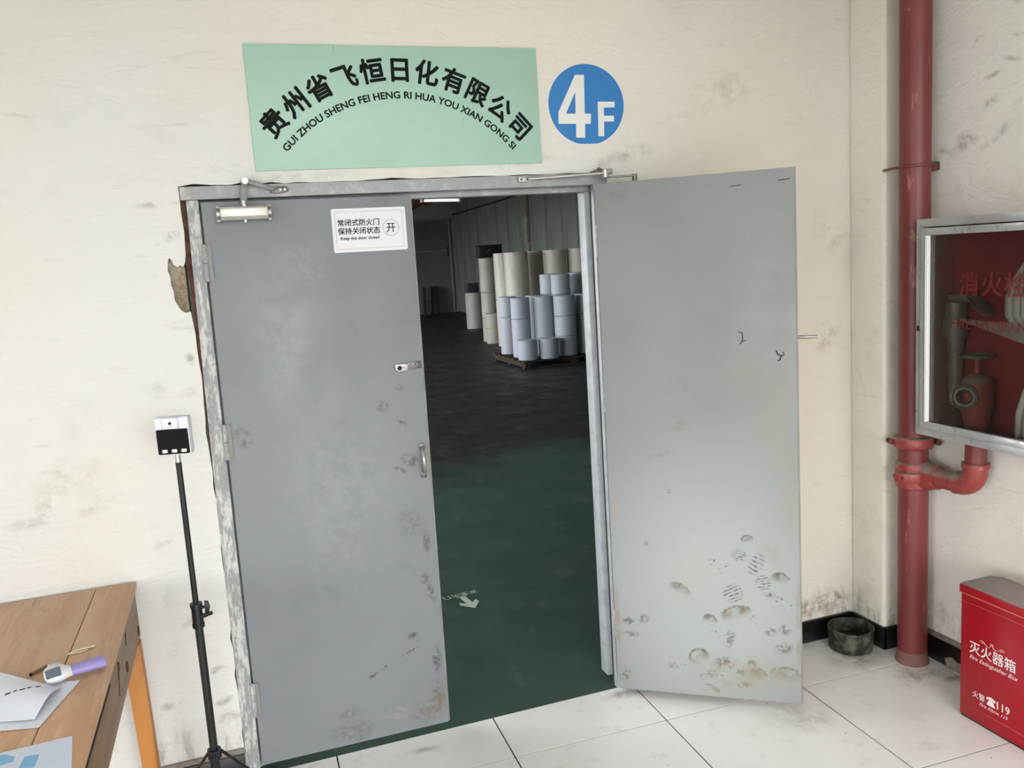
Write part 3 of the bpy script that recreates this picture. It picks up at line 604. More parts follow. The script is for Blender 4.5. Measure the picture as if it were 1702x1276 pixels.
for (yy, zz, r) in ((-0.045, 0.640, 0.016), (-0.36, 0.66, 0.016), (-0.50, 0.725, 0.012)):
    MB().tube([(-0.010, yy, zz), (-0.0055, yy, zz)], r, 10).build('dowel', m_knot, ap)
MB().prism([(-0.315, 0.742), (-0.308, 0.744), (-0.328, 0.712)], 0, -0.0085, -0.0062).build('crack', m_dk, ap)
MB().prism([(-0.505, 0.722), (-0.500, 0.724), (-0.545, 0.660)], 0, -0.0085, -0.0062).build('crack', m_dk, ap)
MB().box(-0.0085, -0.0062, LY + .03, -0.66, ZT - 0.046, ZT - 0.036).build('crack', m_dk, ap)
MB().box(LX + .03, -0.030, -0.030, -0.008, ZT - 0.12, ZT - 0.0225).build('apron', m_apr, tb)
MB().box(LX + .03, -0.030, LY + .02, LY + .042, ZT - 0.12, ZT - 0.0225).build('apron', m_apr, tb)
MB().box(LX + .01, LX + .03, LY + .02, -0.008, ZT - 0.12, ZT - 0.0225).build('apron', m_apr, tb)
for lx, ly in ((-0.031, -0.060), (-0.031, LY + .075), (LX + .065, -0.065), (LX + .065, LY + .075)):
    dx = 0.014 if lx > -0.5 else -0.014
    hw = 0.027; zt_ = ZT - (0.1825 if lx > -0.5 else 0.1205)
    lg = MB(); lg.add([(lx+sx*hw, ly+sy*hw, zt_) for sx, sy in ((-1,-1),(1,-1),(1,1),(-1,1))] + [(lx+dx+sx*hw*.85, ly+sy*hw*.85, 0) for sx, sy in ((-1,-1),(1,-1),(1,1),(-1,1))],
                      [(0,1,2,3),(7,6,5,4),(0,4,5,1),(1,5,6,2),(2,6,7,3),(3,7,4,0)])
    lg.build('leg', m_leg, tb, bevel=0.002)

ZTT = ZT + 0.0004
m_paper = plain('white_paper', (232, 236, 246), 0.7)
def sheet(pts_fn, nu, nv, name, mat, parent, th=0.0004):
    m = MB(); vs = []
    for j in range(nv+1):
        for i in range(nu+1): vs.append(Vector(pts_fn(i/nu, j/nv)))
    lo = [v - Vector((0, 0, th)) for v in vs]; N = len(vs); W_ = nu+1
    fs = [(j*W_+i, j*W_+i+1, (j+1)*W_+i+1, (j+1)*W_+i) for j in range(nv) for i in range(nu)]
    fs += [tuple(N + q for q in reversed(f)) for f in fs]
    b = [i for i in range(nu+1)] + [j*W_+nu for j in range(1, nv+1)] + [nv*W_+i for i in range(nu-1, -1, -1)] + [j*W_ for j in range(nv-1, 0, -1)]
    fs += [(b[i], N+b[i], N+b[(i+1) % len(b)], b[(i+1) % len(b)]) for i in range(len(b))]
    m.add(vs + lo, fs); return m.build(name, mat, parent, smooth=True)
def bil(A, B, C_, D_, u, v):
    return tuple((A[k]*(1-u)+B[k]*u)*(1-v) + (D_[k]*(1-u)+C_[k]*u)*v for k in (0, 1))
# lower sheet, flat
pz = ZTT + 0.001
pa = thing('paper_sheet', 'white blank sheet lying under the curled printed sheet', 'paper')
sheet(lambda u, v: (*bil((-0.700, -0.868), (-0.472, -0.934), (-0.415, -0.722), (-0.643, -0.656), u, v), pz + 0.0004), 6, 6, 'sheet', m_paper, pa)
pb = thing('paper_sheet', 'curled white sheet with one line of black print on the table', 'paper')
def curl(u, v):
    x, y = bil((-0.72, -0.820), (-0.486, -0.898), (-0.452, -0.752), (-0.66, -0.585), u, v)
    bulge = 0.030*math.sin(PI*min(1, max(0, v*1.02)))**1.0*(0.25 + 0.75*u) * (1 - 0.30*u) + 0.026*v*(1-u) + 0.010*u*(1-v)
    return (x, y, pz + 0.0022 + max(0.0, bulge) * (0.3 + 0.7*v))
sheet(curl, 14, 12, 'sheet', m_paper, pb)
pm_ = MB(); pu = 0.22
def on_line(u, d):                                # the line of print runs aslant on the sheet
    p = curl(u, min(0.99, 0.86 + 1.18*(u - 0.83) + d)); return Vector((p[0], p[1], p[2] + 0.0008))
while pu < 0.82:
    wu = 0.022 + random.random()*0.035; d0 = jit(0.015)
    q = [on_line(pu, d0 - .018), on_line(pu + wu, d0 - .018 + jit(.015)), on_line(pu + wu, d0 + .020), on_line(pu, d0 + .020 + jit(.015))]
    pm_.add(q, [(0, 1, 2, 3)]); pu += wu + 0.010 + random.random()*0.028
plabel(pm_.build('print_line', m_ink, pb, recalc=False), 'one blurred line of black print')
pc = thing('paper_sheet', 'white sheet with light blue print at the table front', 'paper')
A_, B_, C2_, D2_ = (-0.60, -1.25), (-0.365, -1.24), (-0.3935, -1.008), (-0.60, -1.018)
sheet(lambda u, v: (*bil(A_, B_, C2_, D2_, u, v), pz), 4, 4, 'sheet', plain('printed_paper', (214, 222, 238), 0.65), pc)
m_lb = plain('light_blue_print', (126, 184, 224), 0.6)
MB().prism([(-0.60, -1.028), (-0.555, -1.022), (-0.520, -1.028), (-0.500, -1.046), (-0.498, -1.066), (-0.53, -1.074), (-0.60, -1.07)], 2, pz + .0001, pz + .0005).build('print_patch', m_lb, pc)
MB().prism([(-0.478, -1.056), (-0.450, -1.060), (-0.452, -1.11), (-0.482, -1.10)], 2, pz + .0001, pz + .0005).build('print_patch', m_lb, pc)

# thermometer gun
tg = thing('thermometer_gun', 'white and purple infrared thermometer gun lying on papers', 'thermometer', (-0.4905, -0.708, ZTT + 0.006), (0, 0, 0.10))
m_abs = plain('white_plastic', (222, 222, 224), 0.4); m_pur = plain('purple_plastic', (150, 138, 196), 0.4); m_lcd = plain('grey_lcd', (92, 100, 108), 0.25)
hdm = MB().tube([(-0.003, 0, .019), (0.0, 0, .020), (0.006, -.001, .021), (0.018, -.003, .021), (0.032, -.004, .020), (0.046, 0.0, .017), (0.056, 0.002, .016)], [.010, .022, .030, .0345, .032, .022, .019], 18, flat=0.62).build('head', m_abs, tg, smooth=True)
hgm = MB().tube([(0.055, 0.002, .016), (0.09, 0.008, .0155), (0.127, 0.016, .0155), (0.132, 0.017, .0155)], [.0195, .0205, .0235, .021], 16, flat=0.66).build('grip', m_pur, tg, smooth=True)
scm = MB().prism(rrect(-0.017, 0.017, -0.011, 0.011, 0.003), 2, 0.0, 0.004).xf(Matrix.Translation((0.019, -0.0290, 0.0318)) @ Matrix.Rotation(math.radians(48), 4, 'X') @ Matrix.Rotation(0.12, 4, 'Z')).build('screen', m_lcd, tg)
for bx, by in ((0.008, 0.012), (0.018, 0.015), (0.028, 0.013)): MB().tube([(bx, by, .034), (bx, by, .0418)], 0.0034, 10).build('button', m_gl, tg, smooth=True)
# pen, film scrap
pn = thing('pen', 'short dark pen lying on the table behind the thermometer', 'pen', (-0.524, -0.617, ZTT + 0.0045), (0, 0, math.radians(50.3)))
MB().tube([(-0.024, 0, 0), (0.022, 0, 0)], 0.0042, 10).build('barrel', plain('brown_pen', (128, 96, 76), 0.4), pn, smooth=True)
MB().tube([(-0.026, 0, 0), (-0.023, 0, 0)], 0.0046, 10).build('cap', m_blk, pn, smooth=True); MB().tube([(0.0215, 0, 0), (0.034, 0, 0)], [.0043, .001], 10).build('tip', m_blk, pn, smooth=True)
fsr = thing('film_scrap', 'crumpled cream strip of film near the table seam', 'scrap', (-0.437, -0.530, ZTT))
m_film = plain('cream_film', (222, 214, 182), 0.45)
MB().tube([(-0.030, -.012, .003), (-0.018, -.004, .004), (0.0, 0.003, .004), (0.030, 0.012, .003), (0.034, 0.010, .003)], [.002, .004, .006, .008, .003], 8, flat=0.35).build('strip', m_film, fsr, smooth=True)
MB().tube([(-0.030, -.012, .0025), (-0.015, -.014, .0025), (0.0, -.012, .0025), (0.016, -.004, .0025)], [.0015, .002, .002, .0015], 8).build('fold', m_film, fsr, smooth=True)

# ------------------------------------------------------------------ thermometer on tripod stand
m_tri = plain('black_stand', (24, 25, 26), 0.38, 0.2, 0.5); m_chrome = plain('chrome', (190, 190, 192), 0.2, 1.0)
TX, TY = -0.150, -0.285
tp = thing('tripod_stand', 'black tripod stand between the table and the door frame', 'stand', (TX, TY, 0))
MB().tube([(0, 0, 0.10), (0, 0, 0.72)], 0.0125, 14).build('lower_pole', m_tri, tp, smooth=True)
MB().tube([(0, 0, 0.72), (0, 0, 1.222)], 0.0088, 14).build('upper_pole', m_tri, tp, smooth=True)
cl = MB().tube([(0, 0, 0.700), (0, 0, 0.775)], 0.0165, 14).tube([(0, 0, 0.700), (0, 0, 0.712)], 0.0185, 14).tube([(0, 0, 0.765), (0, 0, 0.777)], 0.0185, 14).build('collar', m_tri, tp, smooth=True)
MB().tube([(0.010, -.010, 0.765), (0.026, -.014, 0.765)], 0.005, 8).build('knob_stem', m_tri, cl, smooth=True)
MB().prism([(0.024, 0.745), (0.036, 0.748), (0.040, 0.765), (0.036, 0.782), (0.024, 0.785)], 1, -.019, -.009).build('wing_knob', m_tri, cl, bevel=0.002)
MB().tube([(0.008, -.012, 0.735), (0.044, -.020, 0.745)], [.0075, .006], 10).build('lock_lever', m_tri, cl, smooth=True)
hub = MB().tube([(0, 0, 0.262), (0, 0, 0.292)], 0.021, 14).build('hub', m_tri, tp, smooth=True)
for a0 in (-100, 20, 140):
    ca_, sa_ = math.cos(math.radians(a0)), math.sin(math.radians(a0))
    lg = MB().tube([(ca_*.018, sa_*.018, 0.282), (ca_*.034, sa_*.034, .262), (ca_*.235, sa_*.235, 0.008)], 0.008, 10, flat=0.6).build('leg', m_tri, tp, smooth=True)
    MB().ball((ca_*.236, sa_*.236, 0.010), 0.010).build('foot', m_tri, lg, smooth=True)
    MB().tube([(ca_*.016, sa_*.016, 0.108), (ca_*.13, sa_*.13, .162)], 0.005, 8, flat=0.5).build('brace', m_tri, tp, smooth=True)
MB().tube([(0, 0, 0.096), (0, 0, 0.122)], 0.018, 14).build('brace_hub', m_tri, tp, smooth=True)
MB().tube([(0, 0, 1.222), (0, 0, 1.247)], [.0085, .0072], 12).build('stud', m_chrome, tp, smooth=True)
td = thing('wall_thermometer', 'white digital thermometer with black screen on the tripod stand', 'thermometer', (TX - 0.002, TY, 1.247), (0, 0, math.radians(-16)))
m_body = plain('thermometer_white', (220, 218, 228), 0.4)
MB().prism([(-0.049, 0.003), (-0.049, 0.111), (-0.046, 0.114), (0.046, 0.114), (0.049, 0.111), (0.049, 0.003), (0.046, 0), (-0.046, 0)], 1, -0.016, 0.016).build('body', m_body, td, bevel=0.003)
MB().prism(rrect(-0.046, 0.046, 0.004, 0.079, 0.004), 1, -0.0185, -0.015).build('screen', plain('black_glass', (6, 6, 9), 0.3, 0, 0.15), td)
sh_ = MB().prism([(-0.030, -0.0155), (-0.024, -0.026), (0.020, -0.026), (0.023, -0.0155)], 2, 0.081, 0.113).build('sensor_hood', m_body, td, bevel=0.0015)
MB().tube([(0.0, -0.0255, 0.098), (0.0, -0.0275, 0.098)], 0.0045, 14).build('lens', m_blk, sh_, smooth=True)
MB().tube([(0.0, -0.0255, 0.088), (0.0, -0.027, 0.088)], 0.0014, 8).build('indicator', m_blk, sh_, smooth=True)
for bx in (-0.026, 0.002, 0.030): MB().prism(rrect(bx - .0075, bx + .0075, 0.009, 0.0185, 0.002), 1, -0.0205, -0.018).build('button', m_white, td)

# ------------------------------------------------------------------ red fire riser
a = M('red_pipe_paint', (116, 48, 48), 0.42, 0, 0.5)
a.mix(a.ramp(a.noise(5, 6, 0.7, vec=a.scaled((1, 1, 0.35))), 0.48, 0.66, 0, 0.5), (120, 62, 58)); a.mix(a.ramp(a.noise(20, 6, 0.7, vec=a.scaled((1.5, 1.5, 0.3))), 0.62, 0.72, 0, 0.6), (178, 116, 104)); a.mix(a.ramp(a.noise(9, 5, .7), 0.66, 0.72, 0, 0.5), (160, 120, 92)); m_pipe = a.m
a = M('red_fitting_paint', (146, 60, 56), 0.4, 0, 0.5)
s_ = a.n('ShaderNodeNewGeometry'); sp_ = a.n('ShaderNodeSeparateXYZ'); a.l(s_.outputs['Normal'], sp_.inputs[0])
a.mix(a.math('MULTIPLY', a.ramp(sp_.outputs['Z'], 0.25, 0.6), a.ramp(a.noise(16, 4, .6), 0.25, 0.5, 0.6, 1.0)), (134, 122, 112))   # settled dust on upward faces
a.mix(a.ramp(a.noise(26, 5, .7), 0.60, 0.70, 0, 0.5), (206, 140, 124)); m_fit = a.m
m_ruststeel = plain('rusted_steel', (104, 70, 54), 0.7, 0.3, 0.4, 0.6, 40, (62, 44, 36))
PX, PY, PR = 2.583, -0.330, 0.057
rs = thing('fire_pipe', 'red vertical fire riser pipe in the right corner', 'pipe', (PX, PY, 0))
MB().tube([(0, 0, 0), (0, 0, ZC)], PR, 32).build('riser', m_pipe, rs, smooth=True)
MB().lathe([(0.066, 0.0), (0.064, 0.008), (0.060, 0.022), (0.0574, 0.05)], 24).build('mortar_collar', plain('collar_mortar', (132, 92, 86), 0.9, 0, .3, .7, 30, (116, 104, 96)), rs, smooth=True)
cp = MB().lathe([(0.0575, 0.905), (0.070, 0.910), (0.076, 0.920), (0.076, 0.942), (0.071, 0.952), (0.0575, 0.957)], 28).build('coupling', m_fit, rs, smooth=True)
dA = Vector((-0.74, 0.67, 0)).normalized()
for s in (-1, 1):
    c = dA * (0.086*s); MB().tube([c + Vector((-.006, -.016, .931)), c + Vector((.006, .016, .931))], 0.011, 10).build('coupling_bolt', m_ruststeel, cp, smooth=True)
te = MB().lathe([(0.058, 0.745), (0.066, 0.750), (0.068, 0.775), (0.068, 0.825), (0.066, 0.848), (0.058, 0.853)], 28)
te.tube([(0.02, -.03, .800), (0.02, -.075, .800), (0.018, -.115, .805)], [.066, .056, .046], 20)
tee = te.build('mechanical_tee', m_fit, rs, smooth=True)
ear = MB().prism([(-0.092, -0.03), (-0.066, -0.062), (-0.02, -0.078), (-0.02, -0.05), (-0.06, -0.03), (-0.075, 0.0), (-0.098, 0.0)], 2, 0.782, 0.818).build('tee_ear', m_fit, tee, bevel=0.004)
MB().tube([(-0.083, -0.040, .800), (-0.083, 0.010, .800)], 0.009, 8).build('tee_bolt', m_ruststeel, tee, smooth=True)
MB().tube([(0.015, -.10, .805), (0.015, -.22, .808)], 0.038, 20).build('branch', m_fit, rs, smooth=True)
el = [(0.015, -.205, .808)] + [(0.015, -.218 - .068*math.sin(t*PI/16), .876 - .068*math.cos(t*PI/16)) for t in range(0, 9)] + [(0.015, -.286, .892)]
elb = MB().tube(el, [.045] + [.043]*9 + [.043], 20).build('elbow', m_fit, rs, smooth=True)
MB().tube([(0.015, -.286, .884), (0.015, -.286, .902)], 0.048, 20).build('elbow_rim', m_fit, elb, smooth=True)
MB().tube([(0.015, -.286, .895), (0.015, -.286, 1.029)], 0.037, 20).build('stub', m_pipe, rs, smooth=True)
zb = 2.006
ub = MB().tube([(-.030, .13, zb), (-.062, .04, zb), (-.060, -.012, zb), (-.040, -.047, zb), (0.0, -.063, zb + .002), (.040, -.049, zb + .003), (.062, -.01, zb + .004), (.090, .015, zb + .004)], 0.0055, 8).build('clamp', m_pipe, rs, smooth=True)
MB().box(.052, .094, -.028, .022, zb - .018, zb + .014).build('clamp_bracket', m_ruststeel, ub, bevel=0.003)

# ------------------------------------------------------------------ hydrant cabinet on the right wall
m_alu = M('cabinet_aluminium', (182, 184, 184), 0.33, 0.35, 0.5); m_alu.mix(m_alu.ramp(m_alu.noise(6, 5, .6), 0.45, 0.65, 0, 0.5), (150, 150, 146)); m_alu.rough(m_alu.noise(30, 4), 0.26, 0.46); m_alu = m_alu.m
m_cabred = plain('cabinet_red_lining', (142, 42, 50), 0.5, 0, 0.4, 0.3, 5, (112, 36, 42))
CX0, CX1, CY0, CY1, CZ0, CZ1 = 2.500, XR - 0.001, -1.075, -0.424, 0.992, 1.805
cb = thing('hydrant_cabinet', 'aluminium framed fire hydrant cabinet with dark glass on the right wall', 'cabinet')
MB().box(2.674, CX1, CY0 + .01, CY1 - .01, CZ0 + .01, CZ1 - .01).build('back_panel', m_cabred, cb)
for nm, b in (('side_panel', (CY1 - .014, CY1 - .010, CZ0 + .01, CZ1 - .01)), ('side_panel', (CY0 + .010, CY0 + .014, CZ0 + .01, CZ1 - .01)), ('top_panel', (CY0 + .014, CY1 - .014, CZ1 - .014, CZ1 - .010)), ('bottom_panel', (CY0 + .014, CY1 - .014, CZ0 + .010, CZ0 + .014))):
    MB().box(2.512, 2.6739, *b).build(nm, m_cabred, cb)
def mitre(y0, y1, z0, z1, w, x0, x1, names, parent, mat, bev=0.0015):
    q = [(y0, z0), (y1, z0), (y1, z1), (y0, z1)]; r = [(y0 + w, z0 + w), (y1 - w, z0 + w), (y1 - w, z1 - w), (y0 + w, z1 - w)]
    out = []
    for i in range(4):
        j = (i + 1) % 4
        out.append(MB().prism([q[i], q[j], r[j], r[i]], 0, x0, x1).build(names[i % 2], mat, parent, bevel=bev))
    return out
mitre(CY0, CY1, CZ0, CZ1, 0.030, 2.501, 2.530, ('rail', 'stile'), cb, m_alu)
dr = thing('cabinet_door', None); dr.parent = cb
mitre(CY0 + .030, CY1 - .0305, CZ0 + .031, CZ1 - .034, 0.026, 2.492, 2.516, ('door_rail', 'door_stile'), dr, m_alu)
for (y0, y1) in ((CY1 - .066, CY1 - .056),):     # bead beside the glass; the window's reflection on it is painted white
    MB().box(2.486, 2.512, y0, y1, CZ0 + .058, CZ1 - .061).build('glass_bead', plain('bead_reflection_white', (246, 246, 244), 0.25, 0.0), dr, bevel=0.001)
g = bpy.data.materials.new('dusty_glass'); g.use_nodes = True; nt = g.node_tree; nt.nodes.remove(nt.nodes['Principled BSDF'])
tr_ = nt.nodes.new('ShaderNodeBsdfTransparent'); tr_.inputs[0].default_value = (0.90, 0.90, 0.88, 1)
gl_ = nt.nodes.new('ShaderNodeBsdfGlossy'); gl_.inputs['Roughness'].default_value = 0.06
fz = nt.nodes.new('ShaderNodeFresnel'); fz.inputs[0].default_value = 1.33
mx = nt.nodes.new('ShaderNodeMixShader'); nt.links.new(fz.outputs[0], mx.inputs[0]); nt.links.new(tr_.outputs[0], mx.inputs[1]); nt.links.new(gl_.outputs[0], mx.inputs[2])
df = nt.nodes.new('ShaderNodeBsdfDiffuse'); df.inputs[0].default_value = (0.45, 0.42, 0.40, 1)
m2x = nt.nodes.new('ShaderNodeMixShader'); m2x.inputs[0].default_value = 0.012; nt.links.new(mx.outputs[0], m2x.inputs[1]); nt.links.new(df.outputs[0], m2x.inputs[2])
nt.links.new(m2x.outputs[0], nt.nodes['Material Output'].inputs['Surface'])
gp = MB().box(2.502, 2.505, CY0 + .056, CY1 - .0565, CZ0 + .057, CZ1 - .060).build('glass_pane', g, dr)
m_redink = plain('red_print', (100, 15, 13), 0.5)
FX = lambda y, z: plane_fn((2.5012, y, z), (0, -1, 0), (0, 0, 1))
lettering('glass_lettering', text_geo("消火栓", 0.088, 0.014, space=1.12), FX(-0.757, 1.535), m_redink, gp)
lettering('glass_lettering', text_geo("FIRE HYDRANT", 0.050, 0.0), FX(-0.757, 1.409), m_redink, gp)
lk = MB().box(2.486, 2.494, CY1 - .036, CY1 - .016, 1.370, 1.432).build('latch', m_steel, dr, bevel=0.0015)
MB().box(2.484, 2.488, CY1 - .031, CY1 - .021, 1.392, 1.412).build('latch_slot', m_blk, lk)
# things inside the cabinet
m_cast = plain('dusty_cast_metal', (124, 122, 118), 0.5, 0.5, 0.5, 0.4, 30, (86, 82, 76))
hv = thing('hydrant_valve', 'red hydrant valve with grey ring outlet inside the cabinet', 'valve', (2.598, -0.616, 0))
MB().lathe([(0.040, 1.03), (0.045, 1.07), (0.055, 1.11), (0.056, 1.18), (0.048, 1.215), (0.030, 1.23), (0.012, 1.235), (0.010, 1.30)], 24).build('body', m_fit, hv, smooth=True)
q = Vector((-0.80, -0.45, 0.0)).normalized(); Mx = q.to_track_quat('Z', 'Y').to_matrix()
oc = Vector((-0.022, 0.018, 1.158))
MB().lathe([(0.034, 0.0), (0.037, 0.03), (0.046, 0.034), (0.0465, 0.052), (0.042, 0.055), (0.036, 0.048), (0.029, 0.048), (0.026, 0.055), (0.0235, 0.052), (0.021, 0.01)], 28, oc + q*0.008, Mx).build('outlet_ring', m_cast, hv, smooth=True)
MB().lathe([(0.0001, 0.02), (0.0205, 0.0205)], 20, oc + q*0.008, Mx).build('outlet_bore', m_blk, hv)
MB().lathe([(0.058 + 0.0055*math.cos(t*PI/4), 1.302 + 0.0055*math.sin(t*PI/4)) for t in range(8)], 28, closed=True).build('handwheel', m_cast, hv, smooth=True)
for k in range(3):
    aa = k*2*PI/3; MB().tube([(0, 0, 1.299), (0.056*math.cos(aa), 0.056*math.sin(aa), 1.302)], 0.004, 8).build('wheel_spoke', m_cast, hv, smooth=True)
nz = thing('hose_nozzle', 'grey tapered hose nozzle standing inside the cabinet', 'nozzle', (2.628, -0.488, 0))
MB().lathe([(0.018, 1.10), (0.021, 1.12), (0.030, 1.34), (0.034, 1.365)], 20).build('cone', m_cast, nz, smooth=True)
MB().lathe([(0.042, 1.360), (0.044, 1.372), (0.044, 1.425), (0.037, 1.435), (0.037, 1.49), (0.030, 1.495)], 20).build('connector', m_cast, nz, smooth=True)
MB().box(-0.034, 0.03, -0.034, 0.034, 1.007, 1.10).build('base', plain('nozzle_rest', (70, 30, 32), 0.6), nz, bevel=0.004)
hs = thing('fire_hose', 'folded white canvas fire hose hanging in the cabinet', 'hose', (2.60, -0.86, 0))
m_hose = plain('white_canvas', (206, 202, 192), 0.8, 0, 0.3, 0.35, 14, (168, 162, 150))
for k in range(4):
    yy = 0.098 - k*0.030
    MB().tube([(0.02, yy - .030, 1.640), (0.0, yy - .012, 1.585), (-0.02, yy, 1.52), (-0.025, yy - .004, 1.46), (-0.01, yy - .02, 1.41)], [.018, .030, .036, .036, .028], 12, flat=0.40).build('hose_fold', m_hose, hs, smooth=True)
for k in range(3):
    yy = 0.038 - k*0.030
    MB().tube([(0.0, yy - .035, 1.27), (-0.02, yy - .012, 1.20), (-0.025, yy + .006, 1.12), (0.0, yy + .03, 1.05), (0.02, yy + .055, 1.018)], [.014, .028, .034, .032, .012], 12, flat=0.42).build('hose_fold', m_hose, hs, smooth=True)
MB().tube([(0.0, -0.045, 1.45), (0.0, -0.085, 1.36), (0.0, -0.075, 1.22)], [.03, .035, .03], 10, flat=0.4).build('hose_fold', m_hose, hs, smooth=True)
pt = thing('hose_band', 'slack white canvas band across the cabinet behind the glass', 'band', (2.545, 0, 0))
sheet(lambda u, v: (0.012*math.sin(u*PI), -0.585 - 0.34*u, 1.440 - 0.006*math.sin(u*PI) - v*(0.006 + 0.085*u**1.1) - 0.0*u), 12, 3, 'band_cloth', m_hose, pt, 0.002)
td_ = thing('hose_coupling', 'dull grey hose coupling above the nozzle in the cabinet', 'coupling', (2.612, -0.55, 0))
MB().prism([(-0.055, 1.496), (0.055, 1.500), (0.060, 1.520), (-0.02, 1.528), (-0.105, 1.455), (-0.10, 1.448), (-0.05, 1.48)], 0, -0.03, 0.03).build('body', m_cast, td_, bevel=0.006)

# ------------------------------------------------------------------ fire extinguisher box
a = M('red_box_enamel', (156, 8, 26), 0.3, 0, 0.35); a.mix(a.ramp(a.noise(2.5, 4), 0.45, 0.7, 0, 0.4), (148, 16, 34)); m_box = a.m
a = M('dusty_lid', (150, 44, 48), 0.45, 0, 0.5); a.mix(a.ramp(a.noise(10, 5, .6), 0.25, 0.5, 0.75, 0.97), (142, 132, 128)); m_lid = a.m
BX0, BX1, BY0, BY1, BZ = 2.424, 2.585, -1.060, -0.722, 0.508
eb = thing('extinguisher_box', 'red metal fire extinguisher box with white lettering', 'box')
def bx_poly(e): return [(BX0 - e, BY1 + e), (BX0 - e, BY0 - e), (BX1 - .03, BY0 - e), (BX1 + e, BY0 + .03), (BX1 + e, BY1 - .03), (BX1 - .03, BY1 + e)]
MB().prism(bx_poly(0), 2, 0.006, BZ - .035).build('body', m_box, eb, bevel=0.005)
MB().prism(bx_poly(-.004), 2, 0.0, 0.0055).build('foot', m_blk, eb)
lid = MB().prism(bx_poly(.004), 2, BZ - .034, BZ - .004).build('lid', m_box, eb, bevel=0.003)
MB().prism(bx_poly(.0015), 2, BZ - .0039, BZ).build('lid_top', m_lid, lid, bevel=0.0015)
MB().box(BX0 - .0055, BX0 - .0035, BY0 - .003, BY1 + .003, BZ - .0345, BZ - .0315).build('lid_rim', plain('rim_highlight_metal', (206, 120, 96), 0.3, 0.3), lid)
for (y0, y1, zz) in ((BY0 + .012, BY1 - .012, BZ - .062),): MB().tube([(BX0 - .0005, y0, zz), (BX0 - .0005, y1, zz)], 0.0028, 8).build('pressed_rib', m_box, eb, smooth=True)
for pts in ([(BY1 - .02, .40), (BY1 - .028, .375), (BY1 - .02, .35), (BY1 - .02, .30), (BY1 - .028, .275)], [(BY1 - .05, .055), (BY0 + .06, .055)], [(BY1 - .06, .26), (BY0 + .07, .26)], [(BY1 - .02, .23), (BY1 - .028, .205), (BY1 - .02, .18)], [(BY0 + .02, .42), (BY0 + .02, .05)]):
    MB().tube([(BX0 + .0006, y, z) for y, z in pts], 0.0022, 6).build('pressed_rib', m_box, eb, smooth=True)
BFX = lambda y, z: plane_fn((BX0 - .0008, y, z), (0, -1, 0), (0, 0, 1))
m_wp = plain('white_print', (232, 220, 220), 0.5)
lettering('box_lettering', text_geo("灭火器箱", 0.0480, 0.010), BFX(-0.8580, 0.2660), m_wp, eb)
lettering('box_lettering', text_geo("Fire Extinguisher Box", 0.0225, 0.0, 0.45), BFX(-0.860, 0.238), m_wp, eb)
lettering('box_lettering', text_geo("火警", 0.027, 0.004), BFX(-0.806, 0.101), m_wp, eb)
lettering('box_lettering', text_geo("119", 0.040, 0.012), BFX(-0.904, 0.100), m_wp, eb)
lettering('box_lettering', text_geo("Fire Alarm 119", 0.019, 0.0, 0.45), BFX(-0.865, 0.078), m_wp, eb)
def flat_poly(name, pts, mat, parent): return MB().prism([(y, z) for y, z in pts], 0, BX0 - .0012, BX0 - .0004).build(name, mat, parent)
py, pz_ = -0.857, 0.105
flat_poly('phone_symbol', [(py + .019, pz_ + .012), (py + .017, pz_ + .020), (py, pz_ + .025), (py - .017, pz_ + .020), (py - .019, pz_ + .012), (py - .012, pz_ + .012), (py - .009, pz_ + .016), (py + .009, pz_ + .016), (py + .012, pz_ + .012)], m_wp, eb)
flat_poly('phone_symbol', [(py + .007, pz_ + .014), (py + .016, pz_ - .004), (py + .016, pz_ - .008), (py - .016, pz_ - .008), (py - .016, pz_ - .004), (py - .007, pz_ + .014)], m_wp, eb)
def stroke(pts, r=0.0011): return MB().tube([(BX0 - .0006, y, z) for y, z in pts], r, 6, flat=0.5).build('flourish', m_wp, eb)
stroke([(-0.806, .318), (-0.812, .324), (-0.822, .323), (-0.830, .314), (-0.842, .310), (-0.850, .316), (-0.853, .325), (-0.860, .328)])
stroke([(-0.906, .318), (-0.900, .324), (-0.890, .323), (-0.882, .314), (-0.870, .310), (-0.862, .316), (-0.858, .325), (-0.850, .328)])
stroke([(-0.813, .318), (-0.818, .316), (-0.822, .319)]); stroke([(-0.899, .318), (-0.894, .316), (-0.890, .319)])

# ------------------------------------------------------------------ bucket in the corner
m_buck = plain('muddy_rubber', (40, 40, 35), 0.7, 0, 0.4, 0.8, 22, (104, 102, 84))
bk = thing('bucket', 'low black muddy tub in the corner by the red pipe', 'tub', (2.438, -0.135, 0))
prof = [(0.0001, 0.002), (0.080, 0.002), (0.088, 0.010), (0.095, 0.094), (0.0955, 0.100), (0.089, 0.100), (0.088, 0.094), (0.080, 0.03), (0.0001, 0.028)]
b_ = MB().lathe(prof, 28)
b_.v = [(x*(1 + .008*math.sin(3*math.atan2(y, x))), y*(1 + .015*math.cos(2*math.atan2(y, x))), z + (0.0015*math.sin(4*math.atan2(y, x)) if z > .09 else 0)) for x, y, z in b_.v]
b_.build('shell', m_buck, bk, smooth=True)
MB().lathe([(0.0001, 0.045), (0.080, 0.043)], 24).build('dark_sludge', m_blk, bk)

